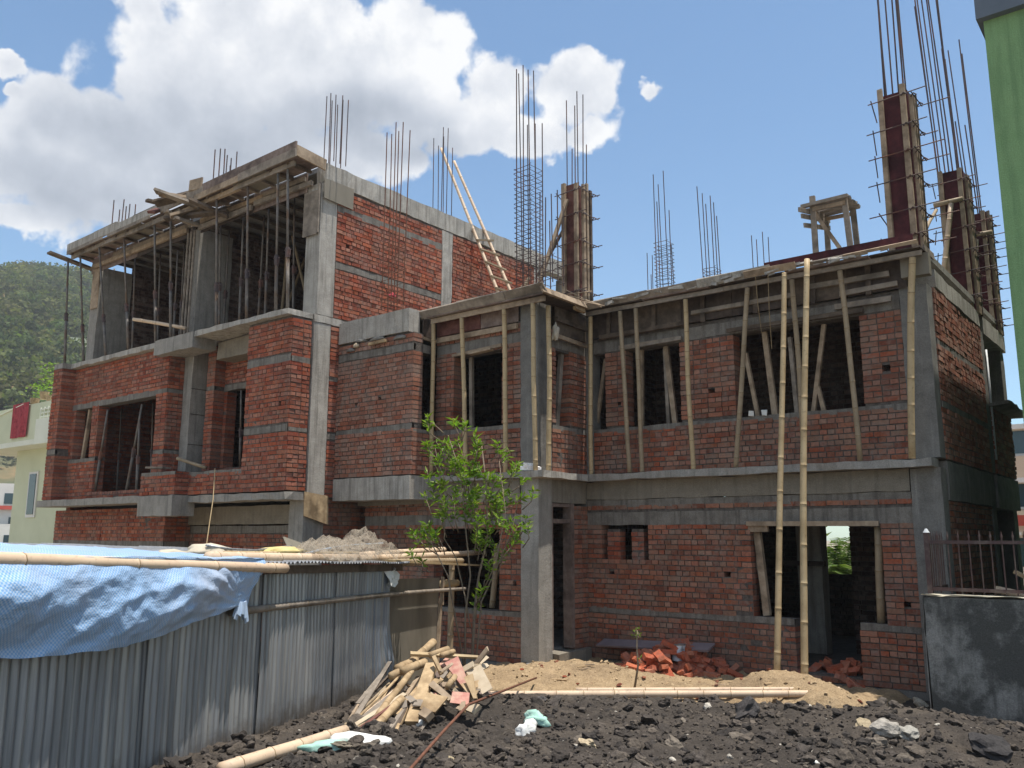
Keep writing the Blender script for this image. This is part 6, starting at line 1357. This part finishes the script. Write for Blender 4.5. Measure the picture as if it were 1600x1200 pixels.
def billow(sc_):
    vo = wt_.n('ShaderNodeTexVoronoi', feature='SMOOTH_F1'); vo.inputs['Scale'].default_value = sc_; vo.inputs['Smoothness'].default_value = .35
    va = wt_.n('ShaderNodeVectorMath', operation='MULTIPLY_ADD'); wt_.links.new(warp.outputs['Color'], va.inputs[0]); va.inputs[1].default_value = (.05, .05, .05); wt_.links.new(dirv, va.inputs[2])
    wt_.links.new(va.outputs[0], vo.inputs['Vector']); return wt_.math('SUBTRACT', .45, vo.outputs['Distance'])
bil = wt_.math('ADD', wt_.math('MULTIPLY', billow(16), .55), wt_.math('ADD', wt_.math('MULTIPLY', billow(38), .30), wt_.math('MULTIPLY', wt_.math('SUBTRACT', wt_.noise(dirv, 40, 6, .6), .5), .28)))
dens = wt_.math('ADD', wt_.math('SUBTRACT', f, .16), wt_.math('ADD', bil, wt_.math('MULTIPLY', wt_.math('SUBTRACT', n1, .5), .9)))
alpha = wt_.n('ShaderNodeMapRange', interpolation_type='SMOOTHSTEP'); wt_.links.new(dens, alpha.inputs[0]); alpha.inputs[1].default_value = 0.0; alpha.inputs[2].default_value = .22
lit = wt_.math('MULTIPLY', wt_.math('SUBTRACT', n1, n2), 1.3)
gb = blobfield([(330, 235, 330, 130), (120, 300, 220, 80), (560, 200, 220, 75), (640, 225, 160, 50)], az, el)
shade = wt_.n('ShaderNodeMapRange', interpolation_type='SMOOTHSTEP'); wt_.links.new(wt_.math('ADD', gb, wt_.math('MULTIPLY', wt_.math('SUBTRACT', n1, .5), .9)), shade.inputs[0]); shade.inputs[1].default_value = -.15; shade.inputs[2].default_value = .75
br = wt_.math('ADD', wt_.math('SUBTRACT', wt_.math('ADD', wt_.math('SUBTRACT', 1.02, wt_.math('MULTIPLY', wt_.math('MINIMUM', wt_.math('MAXIMUM', dens, 0), .8), .22)), wt_.math('MULTIPLY', bil, .22)), wt_.math('MULTIPLY', shade.outputs[0], .46)), lit, clamp=True)
ccol = wt_.ramp(br, [(0.2, (0.36, 0.40, 0.47)), (0.55, (0.55, 0.59, 0.66)), (0.85, (0.82, 0.84, 0.88)), (1.0, (1.0, 1.0, 1.0))])
# unseen broken cloud added over the rest of the sky to whiten fill light
fdot = wt_.n('ShaderNodeVectorMath', operation='DOT_PRODUCT'); wt_.links.new(dirv, fdot.inputs[0]); fdot.inputs[1].default_value = tuple(_fw)
far_ = wt_.n('ShaderNodeMapRange', interpolation_type='SMOOTHSTEP'); wt_.links.new(fdot.outputs['Value'], far_.inputs[0]); far_.inputs[1].default_value = .70; far_.inputs[2].default_value = .35
nb_ = wt_.noise(dirv, 2.2, 7, .55)
cov = wt_.n('ShaderNodeMapRange', interpolation_type='SMOOTHSTEP'); wt_.links.new(nb_, cov.inputs[0]); cov.inputs[1].default_value = .47; cov.inputs[2].default_value = .64
alpha2 = wt_.math('MAXIMUM', alpha.outputs[0], wt_.math('MULTIPLY', cov.outputs[0], far_.outputs[0]))
b1 = wt_.n('ShaderNodeBackground', i_Color=wt_.mix(1.0, sky.outputs[0], (0.80, 1.02, 1.10, 1), 'MULTIPLY')); b1.inputs['Strength'].default_value = 0.118
b2 = wt_.n('ShaderNodeBackground', i_Color=ccol); b2.inputs['Strength'].default_value = 0.76
mx = wt_.n('ShaderNodeMixShader', i_0=wt_.math('MULTIPLY', alpha2, .97)); wt_.links.new(b1.outputs[0], mx.inputs[1]); wt_.links.new(b2.outputs[0], mx.inputs[2])
wo = wt_.n('ShaderNodeOutputWorld'); wt_.links.new(mx.outputs[0], wo.inputs[0])
SC.view_settings.view_transform = 'Standard'; SC.view_settings.look = 'None'; SC.view_settings.exposure = 0.44; SC.view_settings.gamma = 1.0
SC.cycles.max_bounces = 7; SC.cycles.diffuse_bounces = 4; SC.cycles.transparent_max_bounces = 16
SC.cycles.use_denoising = True
# thin summer haze round the whole place
hm = bpy.data.materials.new('haze'); hm.use_nodes = True; hm.node_tree.nodes.clear()
hv = hm.node_tree.nodes.new('ShaderNodeVolumePrincipled'); hv.inputs['Density'].default_value = 0.0005; hv.inputs['Color'].default_value = (0.92, 0.95, 1.0, 1); hv.inputs['Anisotropy'].default_value = 0.2
ho = hm.node_tree.nodes.new('ShaderNodeOutputMaterial'); hm.node_tree.links.new(hv.outputs[0], ho.inputs['Volume']); M['haze'] = hm
mb = MB(); mb.box((-700, -700, -3), (700, 700, 150)); tag(mb.build('haze', 'haze'), 'thin pale summer haze over the valley', 'haze', kind='stuff')
for o in list(SC.objects):
    if '_w' in o: del o['_w']
